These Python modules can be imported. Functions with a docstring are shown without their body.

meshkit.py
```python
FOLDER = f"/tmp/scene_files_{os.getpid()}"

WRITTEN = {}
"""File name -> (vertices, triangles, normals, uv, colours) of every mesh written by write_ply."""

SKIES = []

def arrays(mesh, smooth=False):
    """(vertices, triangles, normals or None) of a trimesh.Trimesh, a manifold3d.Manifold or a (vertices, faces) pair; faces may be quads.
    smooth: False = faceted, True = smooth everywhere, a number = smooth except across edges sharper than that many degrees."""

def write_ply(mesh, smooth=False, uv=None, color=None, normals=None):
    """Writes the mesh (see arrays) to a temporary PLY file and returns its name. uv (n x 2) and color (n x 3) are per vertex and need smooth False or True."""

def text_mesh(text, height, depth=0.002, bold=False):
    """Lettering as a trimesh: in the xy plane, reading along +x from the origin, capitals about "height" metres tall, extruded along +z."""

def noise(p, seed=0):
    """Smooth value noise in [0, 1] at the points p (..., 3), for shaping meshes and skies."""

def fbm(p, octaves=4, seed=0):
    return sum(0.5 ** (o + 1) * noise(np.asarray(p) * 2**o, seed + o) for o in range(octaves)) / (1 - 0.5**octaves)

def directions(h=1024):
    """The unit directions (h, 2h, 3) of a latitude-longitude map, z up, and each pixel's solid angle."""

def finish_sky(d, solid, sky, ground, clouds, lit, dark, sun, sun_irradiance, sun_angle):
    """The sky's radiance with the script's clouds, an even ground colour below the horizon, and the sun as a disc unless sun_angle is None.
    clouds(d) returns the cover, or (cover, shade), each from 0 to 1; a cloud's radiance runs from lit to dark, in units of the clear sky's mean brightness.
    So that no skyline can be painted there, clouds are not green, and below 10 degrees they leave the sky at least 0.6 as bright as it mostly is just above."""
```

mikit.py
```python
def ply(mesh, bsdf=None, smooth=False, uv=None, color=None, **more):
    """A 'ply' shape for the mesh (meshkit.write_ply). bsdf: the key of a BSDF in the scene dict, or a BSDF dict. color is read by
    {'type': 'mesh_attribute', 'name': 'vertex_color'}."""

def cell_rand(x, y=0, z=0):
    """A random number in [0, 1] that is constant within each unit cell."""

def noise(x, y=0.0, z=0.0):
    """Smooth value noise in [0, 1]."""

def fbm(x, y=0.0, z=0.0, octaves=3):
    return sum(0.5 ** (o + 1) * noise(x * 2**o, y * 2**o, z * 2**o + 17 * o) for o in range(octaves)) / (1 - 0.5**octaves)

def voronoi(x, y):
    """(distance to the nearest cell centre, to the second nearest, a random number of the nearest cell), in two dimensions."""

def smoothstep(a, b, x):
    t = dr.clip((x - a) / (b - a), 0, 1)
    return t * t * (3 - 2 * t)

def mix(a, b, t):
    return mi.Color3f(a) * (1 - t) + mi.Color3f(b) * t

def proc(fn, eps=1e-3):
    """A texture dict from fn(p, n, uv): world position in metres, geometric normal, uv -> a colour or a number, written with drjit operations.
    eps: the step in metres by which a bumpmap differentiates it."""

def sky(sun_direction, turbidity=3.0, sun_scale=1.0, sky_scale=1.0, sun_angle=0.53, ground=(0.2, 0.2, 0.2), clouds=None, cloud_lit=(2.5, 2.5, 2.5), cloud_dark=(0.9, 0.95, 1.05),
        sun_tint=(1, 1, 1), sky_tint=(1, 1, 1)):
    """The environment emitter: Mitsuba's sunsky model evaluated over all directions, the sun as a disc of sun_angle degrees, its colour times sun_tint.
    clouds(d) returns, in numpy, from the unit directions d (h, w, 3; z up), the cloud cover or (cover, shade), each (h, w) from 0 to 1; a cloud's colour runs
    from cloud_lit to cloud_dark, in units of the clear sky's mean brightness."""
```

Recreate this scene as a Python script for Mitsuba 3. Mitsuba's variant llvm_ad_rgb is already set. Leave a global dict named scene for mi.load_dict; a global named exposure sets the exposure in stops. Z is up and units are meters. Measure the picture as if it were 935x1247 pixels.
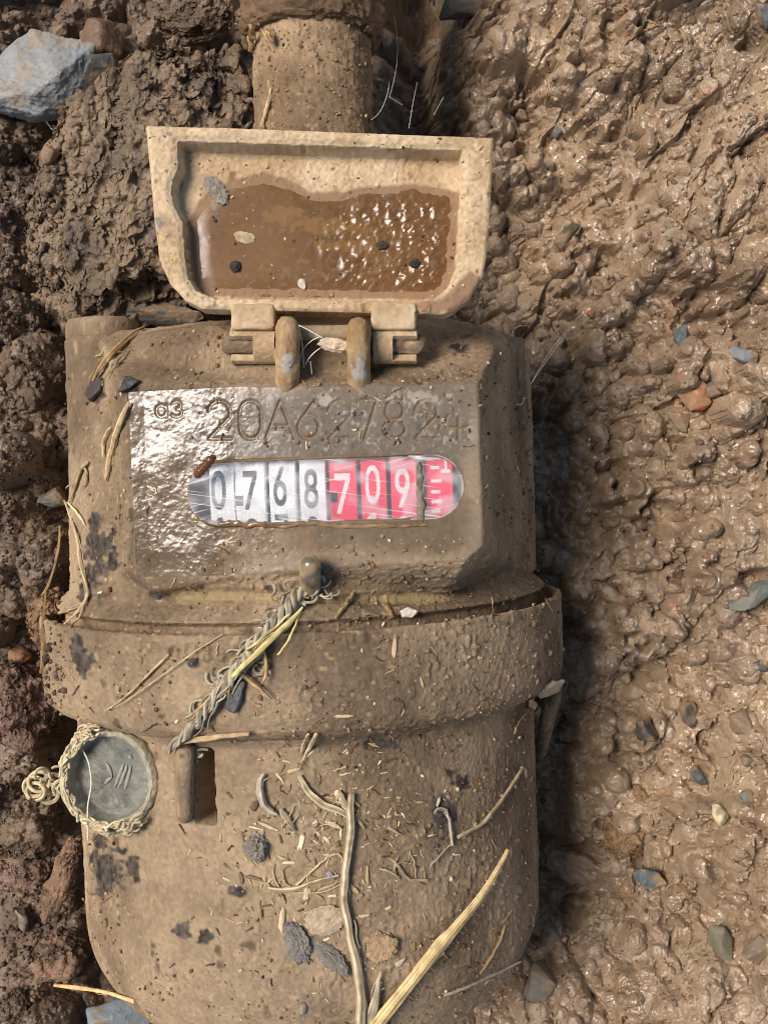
import math, random
import numpy as np, trimesh, shapely, mitsuba as mi, drjit as dr
import mikit, meshkit
from scipy.spatial import cKDTree, ConvexHull
from scipy import ndimage
from shapely.geometry import Polygon
T = mi.ScalarTransform4f
scene, labels = {'type': 'scene'}, {}
rng = np.random.default_rng(7)

# ------------------------------------------------------------------ camera, light, exposure
MS, CAM = 5500.0, 0.25                      # picture pixels per metre on the plane z = 0; camera height
scene['camera'] = {'type': 'perspective', 'fov': math.degrees(2 * math.atan(1247 / 2 / MS / CAM)), 'fov_axis': 'y', 'near_clip': 0.01, 'far_clip': 20.0,
                   'to_world': T().look_at(origin=[0, 0, CAM], target=[0, 0, 0], up=[0, 1, 0])}
scene['daylight'] = mikit.sky([-0.51, 0.20, 0.835], turbidity=3, sun_scale=1.1, sky_scale=1.05, sun_angle=26, sun_tint=(0.94, 0.985, 1.17), sky_tint=(1.12, 1.0, 0.84))
exposure = 1.58


# ------------------------------------------------------------------ helpers
def at(px, py, z):
    """The point at height z that the photograph shows at this pixel (for measuring sizes and places)."""
    k = (CAM - z) / CAM / MS
    return np.array([(px - 467.5) * k, (623.5 - py) * k, z])


def fbm(p, scale, seed=0, octaves=4):
    return meshkit.fbm(np.asarray(p) / scale, octaves, seed)


def noise(p, scale, seed=0):
    return meshkit.noise(np.asarray(p) / scale, seed)


def billow(p, scale, seed=0, octaves=1):
    """Rounded swellings with sharp furrows between them, 0 to 1."""
    s, a = 0, 0
    for o in range(octaves):
        s = s + 0.5 ** o * np.abs(2 * noise(np.asarray(p) * 2 ** o, scale, seed + 31 * o) - 1)
        a += 0.5 ** o
    return s / a


def sstep(a, b, x):
    t = np.clip((x - a) / (b - a), 0, 1)
    return t * t * (3 - 2 * t)


def lerp(a, b, t):
    return np.asarray(a) * (1 - t[..., None]) + np.asarray(b) * t[..., None]


def lin(r, g, b):
    """sRGB bytes to linear."""
    c = np.array([r, g, b]) / 255.0
    return np.where(c < 0.04045, c / 12.92, ((c + 0.055) / 1.055) ** 2.4)


def grid_faces(nu, nv):
    i, j = np.meshgrid(np.arange(nu - 1), np.arange(nv - 1), indexing='ij')
    a = i * nv + j
    return np.stack([a, a + nv, a + nv + 1, a + 1], -1).reshape(-1, 4)


def tri(q):
    return np.vstack([q[:, [0, 1, 2]], q[:, [0, 2, 3]]])


def compact(v, f, *attrs):
    used = np.unique(f)
    m = np.full(len(v), -1)
    m[used] = np.arange(len(used))
    return (v[used], m[f]) + tuple(a[used] for a in attrs)


def vnormals(v, f):
    n = np.zeros_like(v)
    c = np.cross(v[f[:, 1]] - v[f[:, 0]], v[f[:, 2]] - v[f[:, 0]])
    for k in range(3):
        np.add.at(n, f[:, k], c)
    return n / (np.linalg.norm(n, axis=1, keepdims=True) + 1e-20)


def thing(key, label, cat, group=None, kind=None):
    labels[key] = {k: v for k, v in dict(label=label, category=cat, group=group, kind=kind).items() if v}


counts = {}


def fresh(name):
    n = counts.get(name, -1) + 1
    counts[name] = n
    return name if n == 0 else f'{name}_{n:03d}'


def add(key, mesh, bsdf, smooth=True, color=None):
    v, f = (mesh.vertices, mesh.faces) if hasattr(mesh, 'vertices') else mesh
    f = np.asarray(f)
    if f.shape[1] == 4:
        f = tri(f)
    scene[key] = mikit.ply((np.asarray(v, float), f), bsdf, smooth, color=color)


# ------------------------------------------------------------------ materials
VC = {'type': 'mesh_attribute', 'name': 'vertex_color'}


def material(name, base=VC, rough=0.7, spec=0.5, bump=None, scale=1e-3, eps=6e-5, **more):
    if isinstance(base, (tuple, list, np.ndarray)):
        base = {'type': 'rgb', 'value': [float(x) for x in base]}
    b = {'type': 'principled', 'base_color': base, 'roughness': rough, 'specular': spec, **more}
    if bump is not None:
        b = {'type': 'bumpmap', 'texture': mikit.proc(bump, eps), 'scale': scale, 'bsdf': b}
    scene['material_' + name] = {'type': 'twosided', 'bsdf': b}
    return 'material_' + name


def grain_bump(p, n, uv):
    return mikit.fbm(p.x * 1500, p.y * 1500, p.z * 1500, octaves=2) * 0.26 + mikit.noise(p.x * 3300, p.y * 3300, p.z * 3300) * 0.06


def mud_bump(p, n, uv):
    a = dr.abs(2 * mikit.noise(p.x * 620, p.y * 620, p.z * 620) - 1)
    b = dr.abs(2 * mikit.noise(p.x * 1500 + 7, p.y * 1500, p.z * 1500) - 1)
    return a * 0.38 + b * 0.22


def mud_rough(p, n, uv):
    left = mikit.smoothstep(0.0, -0.03, p.x + 0.02 * (mikit.noise(p.x * 60, p.y * 60, 3.0) - 0.5))
    a = mikit.noise(p.x * 160, p.y * 160, p.z * 160)
    dull = mikit.smoothstep(0.42, 0.72, mikit.fbm(p.x * 70, p.y * 70, 9.0, octaves=2))
    return 0.19 + 0.16 * a + 0.30 * left + 0.24 * dull


def wet_rough(p, n, uv):
    d = mikit.smoothstep(-0.030, -0.012, p.x + 0.010 * (mikit.noise(p.x * 240, p.y * 240, 5.0) - 0.5) + 0.12 * dr.minimum(p.y - 0.013, 0.0))
    return 0.15 + 0.45 * d + 0.10 * mikit.noise(p.x * 900, p.y * 900, 1.0)


def wet_bump(p, n, uv):
    return mikit.fbm(p.x * 1100 + 0.4 * p.y * 1100, p.y * 1500 - 500 * p.x, p.z * 1100, octaves=2) * 0.055 + mikit.noise(p.x * 420, p.y * 420, 2.0) * 0.03


MUD = material('mud', rough=mikit.proc(mud_rough), spec=0.8, bump=mud_bump)
DUST = material('dust', rough=0.82, spec=0.25, bump=grain_bump)
WETPLATE = material('wet_plate', rough=mikit.proc(wet_rough), spec=0.6, bump=wet_bump)
WATER = material('muddy_water', rough=0.25, spec=0.6)
STONE = material('stone', rough=0.55, spec=0.4, bump=grain_bump)
FIBRE = material('fibre', rough=0.75, spec=0.3)
INK = material('ink', base=(0.04, 0.055, 0.065), rough=0.5)
WHITE = material('white_plastic', base=(0.84, 0.87, 0.88), rough=0.4)
RED = material('red_plastic', base=(0.82, 0.03, 0.085), rough=0.4)
WHITEINK = material('white_ink', base=(0.75, 0.68, 0.68), rough=0.5)
BLACK = material('black_plastic', base=(0.012, 0.016, 0.022), rough=0.35)


def scratch(p, n, uv):
    a = mikit.noise(p.x * 120 + p.y * 25, p.y * 3800 + p.x * 500, 0.0)
    b = mikit.noise(p.x * 90 - p.y * 30, p.y * 2600 - p.x * 700, 4.0)
    c = mikit.noise(p.x * 500, p.y * 500, 8.0)
    return 0.13 + 0.42 * mikit.smoothstep(0.80, 0.96, a) + 0.36 * mikit.smoothstep(0.82, 0.95, b) + 0.26 * mikit.smoothstep(0.45, 0.9, c)


scene['material_window'] = {'type': 'blendbsdf', 'weight': mikit.proc(scratch), 'bsdf_0': {'type': 'thindielectric', 'int_ior': 1.5},
                            'bsdf_1': {'type': 'twosided', 'bsdf': {'type': 'diffuse', 'reflectance': {'type': 'rgb', 'value': [0.78, 0.79, 0.80]}}}}

C_DUST, C_DUST2, C_DARK = lin(131, 112, 89), lin(158, 138, 111), lin(52, 48, 47)
C_TAN, C_TAN2 = lin(198, 176, 142), lin(178, 153, 117)

# ------------------------------------------------------------------ the meter's own frame (u right, v along its axis, w up)
a1, a2 = math.radians(2.0), math.radians(2.3)
RM = np.array([[math.cos(a1), -math.sin(a1), 0], [math.sin(a1), math.cos(a1), 0], [0, 0, 1]]) @ np.array([[1, 0, 0], [0, math.cos(a2), -math.sin(a2)], [0, math.sin(a2), math.cos(a2)]])
OM = np.array([-0.0172, -0.0300, 0.0])


def to_world(p):
    return np.asarray(p) @ RM.T + OM


def to_meter(p):
    return (np.asarray(p) - OM) @ RM


big = []          # dense meshes, for finding the surface on which small things lie


def dirt(p, seed=0, amount=1.0):
    """Height of caked dirt: fine grain, and crumbs where the noise says so."""
    crumbs = sstep(0.62, 0.80, noise(p, 0.0009, seed + 5)) * sstep(0.42, 0.62, fbm(p, 0.012, seed + 6, 2))
    streak = sstep(0.62, 0.85, noise(p * np.array([1.6, 0.5, 1.0]), 0.0014, seed + 15)) * sstep(0.40, 0.6, fbm(p, 0.018, seed + 16, 2))
    return amount * (0.00017 * (fbm(p, 0.0019, seed, 4) - 0.5) * 2 + 0.00026 * crumbs + 0.00013 * streak + 0.00022 * (fbm(p, 0.014, seed + 9, 2) - 0.5))


def blotch(p, spots, seed=0):
    """Ragged stains: spots are (pixel x, pixel y, half width, half height) seen on the surface; p in picture pixels."""
    m = np.zeros(len(p))
    q = np.c_[p, np.zeros(len(p))]
    w = (fbm(q, 14, seed, 3) - 0.5) * 1.5 + (noise(q, 4.5, seed + 3) - 0.5) * 0.8
    for x, y, a, b in spots:
        d = np.hypot((p[:, 0] - x) / a, (p[:, 1] - y) / b)
        m = np.maximum(m, sstep(1.16, 0.72, d + w * 1.0))
    return m


def pix(p):
    k = (CAM - p[:, 2]) / CAM / MS
    return np.c_[p[:, 0] / k + 467.5, 623.5 - p[:, 1] / k]


PEELS = [(105, 720, 9, 16), (120, 680, 20, 42), (118, 640, 9, 14), (132, 1062, 20, 34), (160, 1060, 9, 16), (95, 790, 10, 22), (107, 810, 10, 14), (155, 470, 12, 14), (117, 476, 9, 13), (310, 1032, 14, 8), (222, 1132, 10, 10),
         (118, 1040, 8, 30), (250, 1140, 8, 9), (235, 806, 8, 6), (390, 500, 6, 5), (200, 480, 10, 6), (290, 1086, 12, 7), (245, 718, 6, 9), (330, 720, 8, 6), (190, 725, 10, 6), (540, 990, 14, 26), (470, 905, 22, 8), (560, 950, 16, 14),
         (560, 425, 12, 7), (480, 430, 9, 6)]


def dusty_colour(p, seed=0, peels=True):
    big_n, mid, fine = fbm(p, 0.02, seed, 3), fbm(p, 0.004, seed + 1, 3), noise(p, 0.0005, seed + 2)
    c = lerp(C_DUST * 0.72, C_DUST2 * 0.95, sstep(0.3, 0.7, big_n))
    c = c * (0.70 + 0.60 * mid)[:, None] * (0.76 + 0.48 * fine)[:, None]
    c = lerp(c, lin(186, 160, 120), 0.55 * sstep(0.74, 0.9, noise(p, 0.0009, seed + 8)))
    c = lerp(c, lin(72, 58, 46), 0.75 * sstep(0.70, 0.82, fbm(p, 0.0030, seed + 21, 3)))
    if peels:
        m = blotch(pix(p), PEELS, seed) * (.8 + .2 * sstep(.30, .52, fbm(p, .0011, seed + 33, 2)))
        dk = lerp(lin(46, 42, 39), lin(92, 85, 77), sstep(.3, .8, fbm(p, 0.0016, seed + 4, 3)))
        c = c * (1 - m[:, None]) + dk * m[:, None]
    return np.clip(c, 0.005, 0.9)


def crusted(p, n, seed):
    m = blotch(pix(p), PEELS, seed)
    return p + n * (m * (.00008 + .0005 * (fbm(p, .0013, seed + 44, 3) - .42)))[:, None]


def polar_mesh(thetas, vs, rfun, disp_seed, amount=1.0, cap=True):
    """A shell r(theta, v) around the meter's axis, with dirt on it."""
    th, vv = np.meshgrid(thetas, vs, indexing='ij')
    r = rfun(th, vv)
    p = np.stack([r * np.sin(th), vv, r * np.cos(th)], -1).reshape(-1, 3)
    f = tri(grid_faces(len(thetas), len(vs)))
    return p, f


# ---- lower body
th_b = np.linspace(math.radians(-112), math.radians(112), 690)
vb = np.r_[np.linspace(-0.0055, -0.055, 178), np.linspace(-0.0553, -0.0838, 120)]


def r_body(th, v):
    r = np.full(v.shape, 0.0494)
    t = np.clip((-0.053 - v) / 0.0308, 0, 0.99999)
    r = np.where(v < -0.053, 0.0494 * np.sqrt(np.maximum(1 - t ** 2.1, 1e-6)), r)
    # fillet under the collar
    r = r + 0.0022 * sstep(-0.0105, -0.0070, v)
    x, y = r * np.sin(th), v
    w0 = to_meter(at(251, 955, 0.045))
    q_ = np.stack([x, y, 0 * x], -1)
    sx = np.abs(x - w0[0] + .0012 * (fbm(q_, .004, 3, 3) - .5)) / 0.0017
    sy = np.abs(y - w0[1] + .0016 * (fbm(q_, .003, 4, 3) - .5)) / 0.0066
    r = r - 0.0100 * sstep(1.12, 0.88, sx) * sstep(1.06, 0.9, sy)          # the slot beside the lug
    return r


p, f = polar_mesh(th_b, vb, r_body, 1)
p = to_world(p)
n = vnormals(p, f)
if np.mean(n[:, 2]) < 0:
    f = f[:, ::-1]; n = -n
p = p + n * dirt(p, 11)[:, None]
p = crusted(p, n, 40)
body_c = dusty_colour(p, 40)
add('water_meter__lower_body', (p, f), DUST, True, body_c)
big.append(p)

# ---- collar
prof = np.array([(0.0088, 0.0542), (0.0106, 0.0544), (0.0111, 0.0547), (0.0113, 0.0553), (0.0112, 0.0558), (0.0108, 0.0560), (0.0060, 0.0561), (0.0, 0.0560), (-0.0040, 0.0558),
                 (-0.0058, 0.0552), (-0.0068, 0.0542), (-0.0076, 0.0528), (-0.0082, 0.0514), (-0.0086, 0.0500)])
s = np.r_[0, np.cumsum(np.linalg.norm(np.diff(prof, axis=0), axis=1))]
ss = np.linspace(0, s[-1], 130)
pv, pr = ndimage.gaussian_filter1d(np.interp(ss, s, prof[:, 0]), 1.0, mode='nearest'), ndimage.gaussian_filter1d(np.interp(ss, s, prof[:, 1]), 1.0, mode='nearest')
th_c = np.linspace(math.radians(-115), math.radians(115), 720)
TH = th_c[:, None] + 0 * pv[None, :]
p = np.stack([pr * np.sin(TH), pv + 0 * TH, pr * np.cos(TH)], -1).reshape(-1, 3)
f = tri(grid_faces(len(th_c), len(pv)))
p = to_world(p); n = vnormals(p, f)
if np.mean(n[:, 2]) < 0:
    f = f[:, ::-1]; n = -n
# ---- stroke lettering (engraved serial number, raised mark on the collar)
def arc(cx, cy, rx, ry, a, b, m=24):
    t = np.radians(np.linspace(a, b, m))
    return np.c_[cx + rx * np.cos(t), cy + ry * np.sin(t)]


GLYPH = {
    '2': [np.vstack([arc(.3, .70, .29, .30, 170, -25), [[0.02, 0.0]], [[0.62, 0.0]]])],
    '0': [np.vstack([arc(.3, .68, .29, .32, 0, 180), arc(.3, .32, .29, .32, 180, 360), [[.59, .68]]])],
    'A': [np.array([[0, 0], [.32, 1], [.64, 0]]), np.array([[.11, .33], [.53, .33]])],
    '6': [np.vstack([[[.47, 1.0]], [[.10, .50]], arc(.3, .31, .29, .31, 150, 510)])],
    '7': [np.array([[.05, 1], [.6, 1], [.25, 0]])],
    '8': [arc(.3, .74, .24, .26, 0, 360), arc(.3, .25, .29, .25, 0, 360)],
    '4': [np.array([[.47, 0], [.47, 1], [0, .27], [.66, .27]])],
    '3': [np.vstack([arc(.25, .74, .26, .26, 150, -80), arc(.25, .26, .3, .26, 80, -150)])],
    'a': [arc(.3, .4, .29, .4, 0, 360), np.array([[.59, .8], [.59, 0]])],
    '1': [np.array([[.2, .8], [.35, 1], [.35, 0]])],
    '(': [arc(.5, .5, .3, .6, 130, 230)],
    'u': [np.vstack([[[.05, .7]], arc(.3, .25, .25, .25, 180, 360), [[.55, .7]]]), np.array([[.55, .7], [.55, 0]])],
}


def stroke_tree(items, z):
    """items: (glyph, x0, y_bottom, width, height) in picture pixels on the surface at about height z -> KD-tree of points along the strokes, in the meter's u, v."""
    pts = []
    for g, x0, yb, w, h in items:
        for line in GLYPH[g]:
            d = np.r_[0, np.cumsum(np.linalg.norm(np.diff(line, axis=0), axis=1))]
            t = np.linspace(0, d[-1], max(8, int(d[-1] * 160)))
            xy = np.c_[np.interp(t, d, line[:, 0]), np.interp(t, d, line[:, 1])]
            pts.append(np.array([to_meter(at(x0 + a / 0.62 * w, yb - b * h, z))[:2] for a, b in xy]))
    return cKDTree(np.vstack(pts))


mk = stroke_tree([('u', 203, 805, 10, 16), ('(', 220, 806, 10, 22), ('1', 231, 804, 12, 18), ('3', 246, 804, 10, 18), ('u', 264, 804, 10, 16)], 0.0555)
dist = mk.query(to_meter(p)[:, :2])[0]
p = p + n * (dirt(p, 23, 1.25) + 0.00042 * sstep(0.00042, 0.00015, dist))[:, None]
p = crusted(p, n, 60)
add('water_meter__collar', (p, f), DUST, True, dusty_colour(p, 60))
big.append(p)

# ---- register head with the face plate
ZP = 0.052
cor = [to_meter(at(x, y, ZP)) for x, y in ((156, 471), (588, 467), (588, 697), (156, 695))]
UL, UR = (cor[0][0] + cor[3][0]) / 2, (cor[1][0] + cor[2][0]) / 2
VT, VB = (cor[0][1] + cor[1][1]) / 2, (cor[2][1] + cor[3][1]) / 2
WP = np.mean([c[2] for c in cor])
wl, wr = to_meter(at(228, 597, ZP - .0005)), to_meter(at(564, 597, ZP - .0005))
WC, WH = (wl + wr) / 2, 0.0057          # centre of the window, half height
WL = (wr[0] - wl[0]) / 2 - WH           # half length of its straight part


def window_sd(u, v):
    return np.hypot(np.maximum(np.abs(u - WC[0]) - WL, 0), v - WC[1]) - WH


def smax(a, b, k):
    h = np.clip(0.5 + 0.5 * (a - b) / k, 0, 1)
    return a * h + b * (1 - h) + k * h * (1 - h)


def smin(a, b, k):
    return -smax(-a, -b, k)


PB = 0.0013
TILT = math.radians(4.5)                # the plate leans a little to the left


def r_head(th, v):
    s_, c_ = np.sin(th), np.cos(th)
    cyl = np.interp(v, [0.008, 0.0121, 0.0130, 0.0158, 0.030, 0.052, 0.0565, 0.0625, 0.0662, 0.0682, 0.0690], [.0508, .0510, .0526, .0496, .0492, .0484, .0470, .0452, .0418, .0350, .0260])
    # planes n.(u,v,w) = d of the raised block
    def plane(nu, nv, nw, pu, pv_, pw):
        L = math.sqrt(nu * nu + nv * nv + nw * nw)
        d = (nu * pu + nv * pv_ + nw * pw) / L
        den = np.maximum(nu / L * s_ + nw / L * c_, 0.02)
        return np.minimum((d - nv / L * v) / den, 0.09)
    uu_ = np.clip(0.052 * np.tan(np.clip(th, -1.0, 1.0)), UL, UR)
    bow = PB * ((uu_ - (UL + UR) / 2) / ((UR - UL) / 2)) ** 2       # the face is slightly crowned from left to right
    block = plane(-math.sin(TILT), 0, math.cos(TILT), (UL + UR) / 2, 0, WP) - bow / np.maximum(c_, .5)
    k = 0.0007
    block = smin(block, plane(1, 0, .34, UR, 0, WP), k)
    block = smin(block, plane(-1, 0, .42, UL, 0, WP), .0012)
    block = smin(block, np.interp(v, [.054, .058, .0625, .0655, .0678, .0690], [.09, .062, .0525, .0480, .0410, .026]), .004)
    block = smin(block, .0515 + .035 * sstep(math.radians(58), math.radians(44), np.abs(th)), .003)
    block = smin(block, plane(0, 1, .55, 0, VT, WP), 0.0012)
    # lower bevel: shallow hollow in its middle
    block = smin(block, plane(0, -1, .75, 0, VB, WP), k)
    block = np.where(v < 0.0160, 0.02, block)
    block = smin(block, plane(.8, -1, .5, UR - .004, VB, WP), k)
    block = smin(block, plane(-.8, -1, .5, UL + .002, VB, WP), k)
    return smax(cyl, block, 0.0008)


half = np.radians(np.linspace(0, 38, 230))
th_h = np.r_[-np.radians(np.linspace(114, 38.3, 130)), -half[:0:-1], half, np.radians(np.linspace(38.3, 114, 130))]
vh = np.r_[np.linspace(0.0086, 0.0690, 300)]
p, f = polar_mesh(th_h, vh, r_head, 3)
loc = p.copy()
p = to_world(p); n = vnormals(p, f)
if np.mean(n[:, 2]) < 0:
    f = f[:, ::-1]; n = -n
onplate = (np.abs(loc[:, 2] * math.cos(TILT) - loc[:, 0] * math.sin(TILT) - (WP * math.cos(TILT) - (UL + UR) / 2 * math.sin(TILT)) + PB * ((loc[:, 0] - (UL + UR) / 2) / ((UR - UL) / 2)) ** 2) < 0.0004) & (loc[:, 0] > UL - .0002) & (loc[:, 0] < UR + .0002) & (loc[:, 1] > VB - .0004) & (loc[:, 1] < VT + 0.0002)
serial = stroke_tree([(g, x, 534, w, 46) for g, x, w in (('2', 252, 29), ('0', 291, 28), ('A', 324, 34), ('6', 363, 27), ('2', 400, 29), ('7', 434, 26), ('8', 467, 28), ('2', 505, 28), ('4', 535, 30))]
                     + [('a', 186, 507, 14, 18), ('3', 207, 507, 13, 19)], ZP)
dist = serial.query(loc[:, :2])[0]
groove = sstep(0.00038, 0.00012, dist) * onplate * np.where(loc[:, 0] < UL + .012, .55, 1.0) * sstep(.15, .4, fbm(p, .006, 36, 2))
d_all = dirt(p, 33)
lumps = 0.000045 * (fbm(p * [1, .75, 1] + p[:, [1, 0, 2]] * [.4, 0, 0], 0.0009, 37, 3) - 0.5) * 2 + 0.0004 * (fbm(p, 0.007, 38, 2) - .5)
pz = pix(p)
scoop = np.maximum(*[sstep(1.0, .35, np.hypot((pz[:, 0] - a) / b, (pz[:, 1] - y) / np.where(pz[:, 1] < y, h, h * .6))) for a, y, b, h in ((278, 728, 104, 15), (482, 731, 96, 13))])
d_all = d_all - 0.0011 * scoop * (loc[:, 1] > .0130)              # two shallow hollows under the plate
p = p + n * (np.where(onplate, lumps, d_all) - 0.00025 * groove)[:, None]
p = np.where(onplate[:, None], p, crusted(p, n, 80))
sd = window_sd(loc[:, 0], loc[:, 1])
# wet plate colours: exposed grey metal with pale flecks in the upper band, brown film below
pp = pix(p)
q3 = np.c_[pp, np.zeros(len(pp))]
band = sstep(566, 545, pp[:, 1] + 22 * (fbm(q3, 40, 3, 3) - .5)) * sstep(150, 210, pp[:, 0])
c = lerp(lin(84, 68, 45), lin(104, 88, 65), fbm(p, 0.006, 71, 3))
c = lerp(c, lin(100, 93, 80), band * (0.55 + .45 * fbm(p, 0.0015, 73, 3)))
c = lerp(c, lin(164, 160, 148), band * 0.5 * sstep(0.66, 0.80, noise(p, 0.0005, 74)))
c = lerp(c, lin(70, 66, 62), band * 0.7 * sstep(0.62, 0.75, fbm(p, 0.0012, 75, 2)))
c = lerp(c, lin(176, 170, 152), blotch(pp, [(395, 487, 9, 7), (508, 484, 34, 7), (580, 522, 9, 16)], 6) * .6)
c = lerp(c, lin(124, 100, 70), groove * .6)
dry = blotch(pp, [(420, 690, 130, 26), (330, 660, 60, 20)], 8)
c = lerp(c, lin(112, 92, 66), dry)
c = c * (0.8 + 0.4 * noise(p, 0.0007, 78))[:, None]
mud_edge = sstep(.0052, .0008, np.minimum(UR - loc[:, 0], np.minimum((loc[:, 1] - VB) + .004 * (loc[:, 0] < WC[0] - WL), VT - loc[:, 1] + .002)) + .007 * (fbm(p, .005, 79, 3) - .5))
c = lerp(c, dusty_colour(p, 80, False) * .85, .85 * mud_edge)
head_c = dusty_colour(p, 80)
lo_bev = (~onplate) & (loc[:, 1] < VB + .0004) & (loc[:, 1] > 0.0125) & (np.abs(loc[:, 0] - .004) < .034)
head_c = np.where(lo_bev[:, None], lerp(head_c, lin(158, 140, 100), 0.6 * blotch(pp, [(275, 726, 90, 9), (480, 727, 85, 8)], 3)), head_c)  # light on the two lower hollows, painted in as pale blotches
fw = sd[f].min(1) < 0
fp = onplate[f].all(1)
add('water_meter__register_head', compact(p, f[~fw & ~fp])[:2], DUST, True, compact(p, f[~fw & ~fp], head_c)[2])
add('water_meter__register_head__face_plate', compact(p, f[~fw & fp])[:2], WETPLATE, True, compact(p, f[~fw & fp], c)[2])
labels['water_meter__register_head__face_plate'] = {'label': 'wet face plate engraved with a serial number'}
big.append(p)
thing('water_meter', 'mud caked cylindrical water meter lying half buried in the pit with its lid flipped open', 'water meter')


def plate_w(u):
    return WP + (u - (UL + UR) / 2) * math.tan(TILT) - PB * ((u - (UL + UR) / 2) / ((UR - UL) / 2)) ** 2


def lens_w(u):
    return plate_w(WC[0]) + .5 * (plate_w(u) - plate_w(WC[0]))


def stadium(m=40, grow=0.0):
    a = np.linspace(-np.pi / 2, np.pi / 2, m)
    r = WH + grow
    right = np.c_[WC[0] + WL + r * np.cos(a), WC[1] + r * np.sin(a)]
    left = np.c_[WC[0] - WL - r * np.cos(a), WC[1] - r * np.sin(a)]
    xs = np.linspace(WC[0] + WL, WC[0] - WL, 60)[1:-1]
    return np.vstack([right, np.c_[xs, 0 * xs + WC[1] + r], left, np.c_[xs[::-1], 0 * xs + WC[1] - r]])


# wall of the window opening
ring0, ring1, ring2 = stadium(grow=0.00035), stadium(grow=0.0), stadium(grow=-0.0003)
rings = []
for rg, dz in ((ring0, -0.0005), (ring0, -0.00004), (ring1, 0.00003), (ring2, -0.00010), (ring2, -0.013)):
    rings.append(np.c_[rg, (plate_w if rg is ring0 else lens_w)(rg[:, 0]) + dz])
m_ = len(ring0)
v_ = np.vstack(rings)
q_ = np.array([[k * m_ + i, k * m_ + (i + 1) % m_, (k + 1) * m_ + (i + 1) % m_, (k + 1) * m_ + i] for k in range(len(rings) - 1) for i in range(m_)])
wv = to_world(v_)
wc_ = lerp(lin(96, 74, 48), lin(130, 106, 74), fbm(wv, .002, 5, 3))
add('water_meter__window_frame', (wv, q_), WETPLATE, True, wc_)
# black box behind the wheels
bx = trimesh.creation.box((2 * (WL + WH) + .002, 2 * WH + .02, 0.001))
bx.apply_translation([WC[0], WC[1], WP - 0.0205])
bx.apply_transform(np.vstack([np.c_[RM, OM], [0, 0, 0, 1]]))
add('water_meter__dial_backing', bx, BLACK, False)
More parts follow.
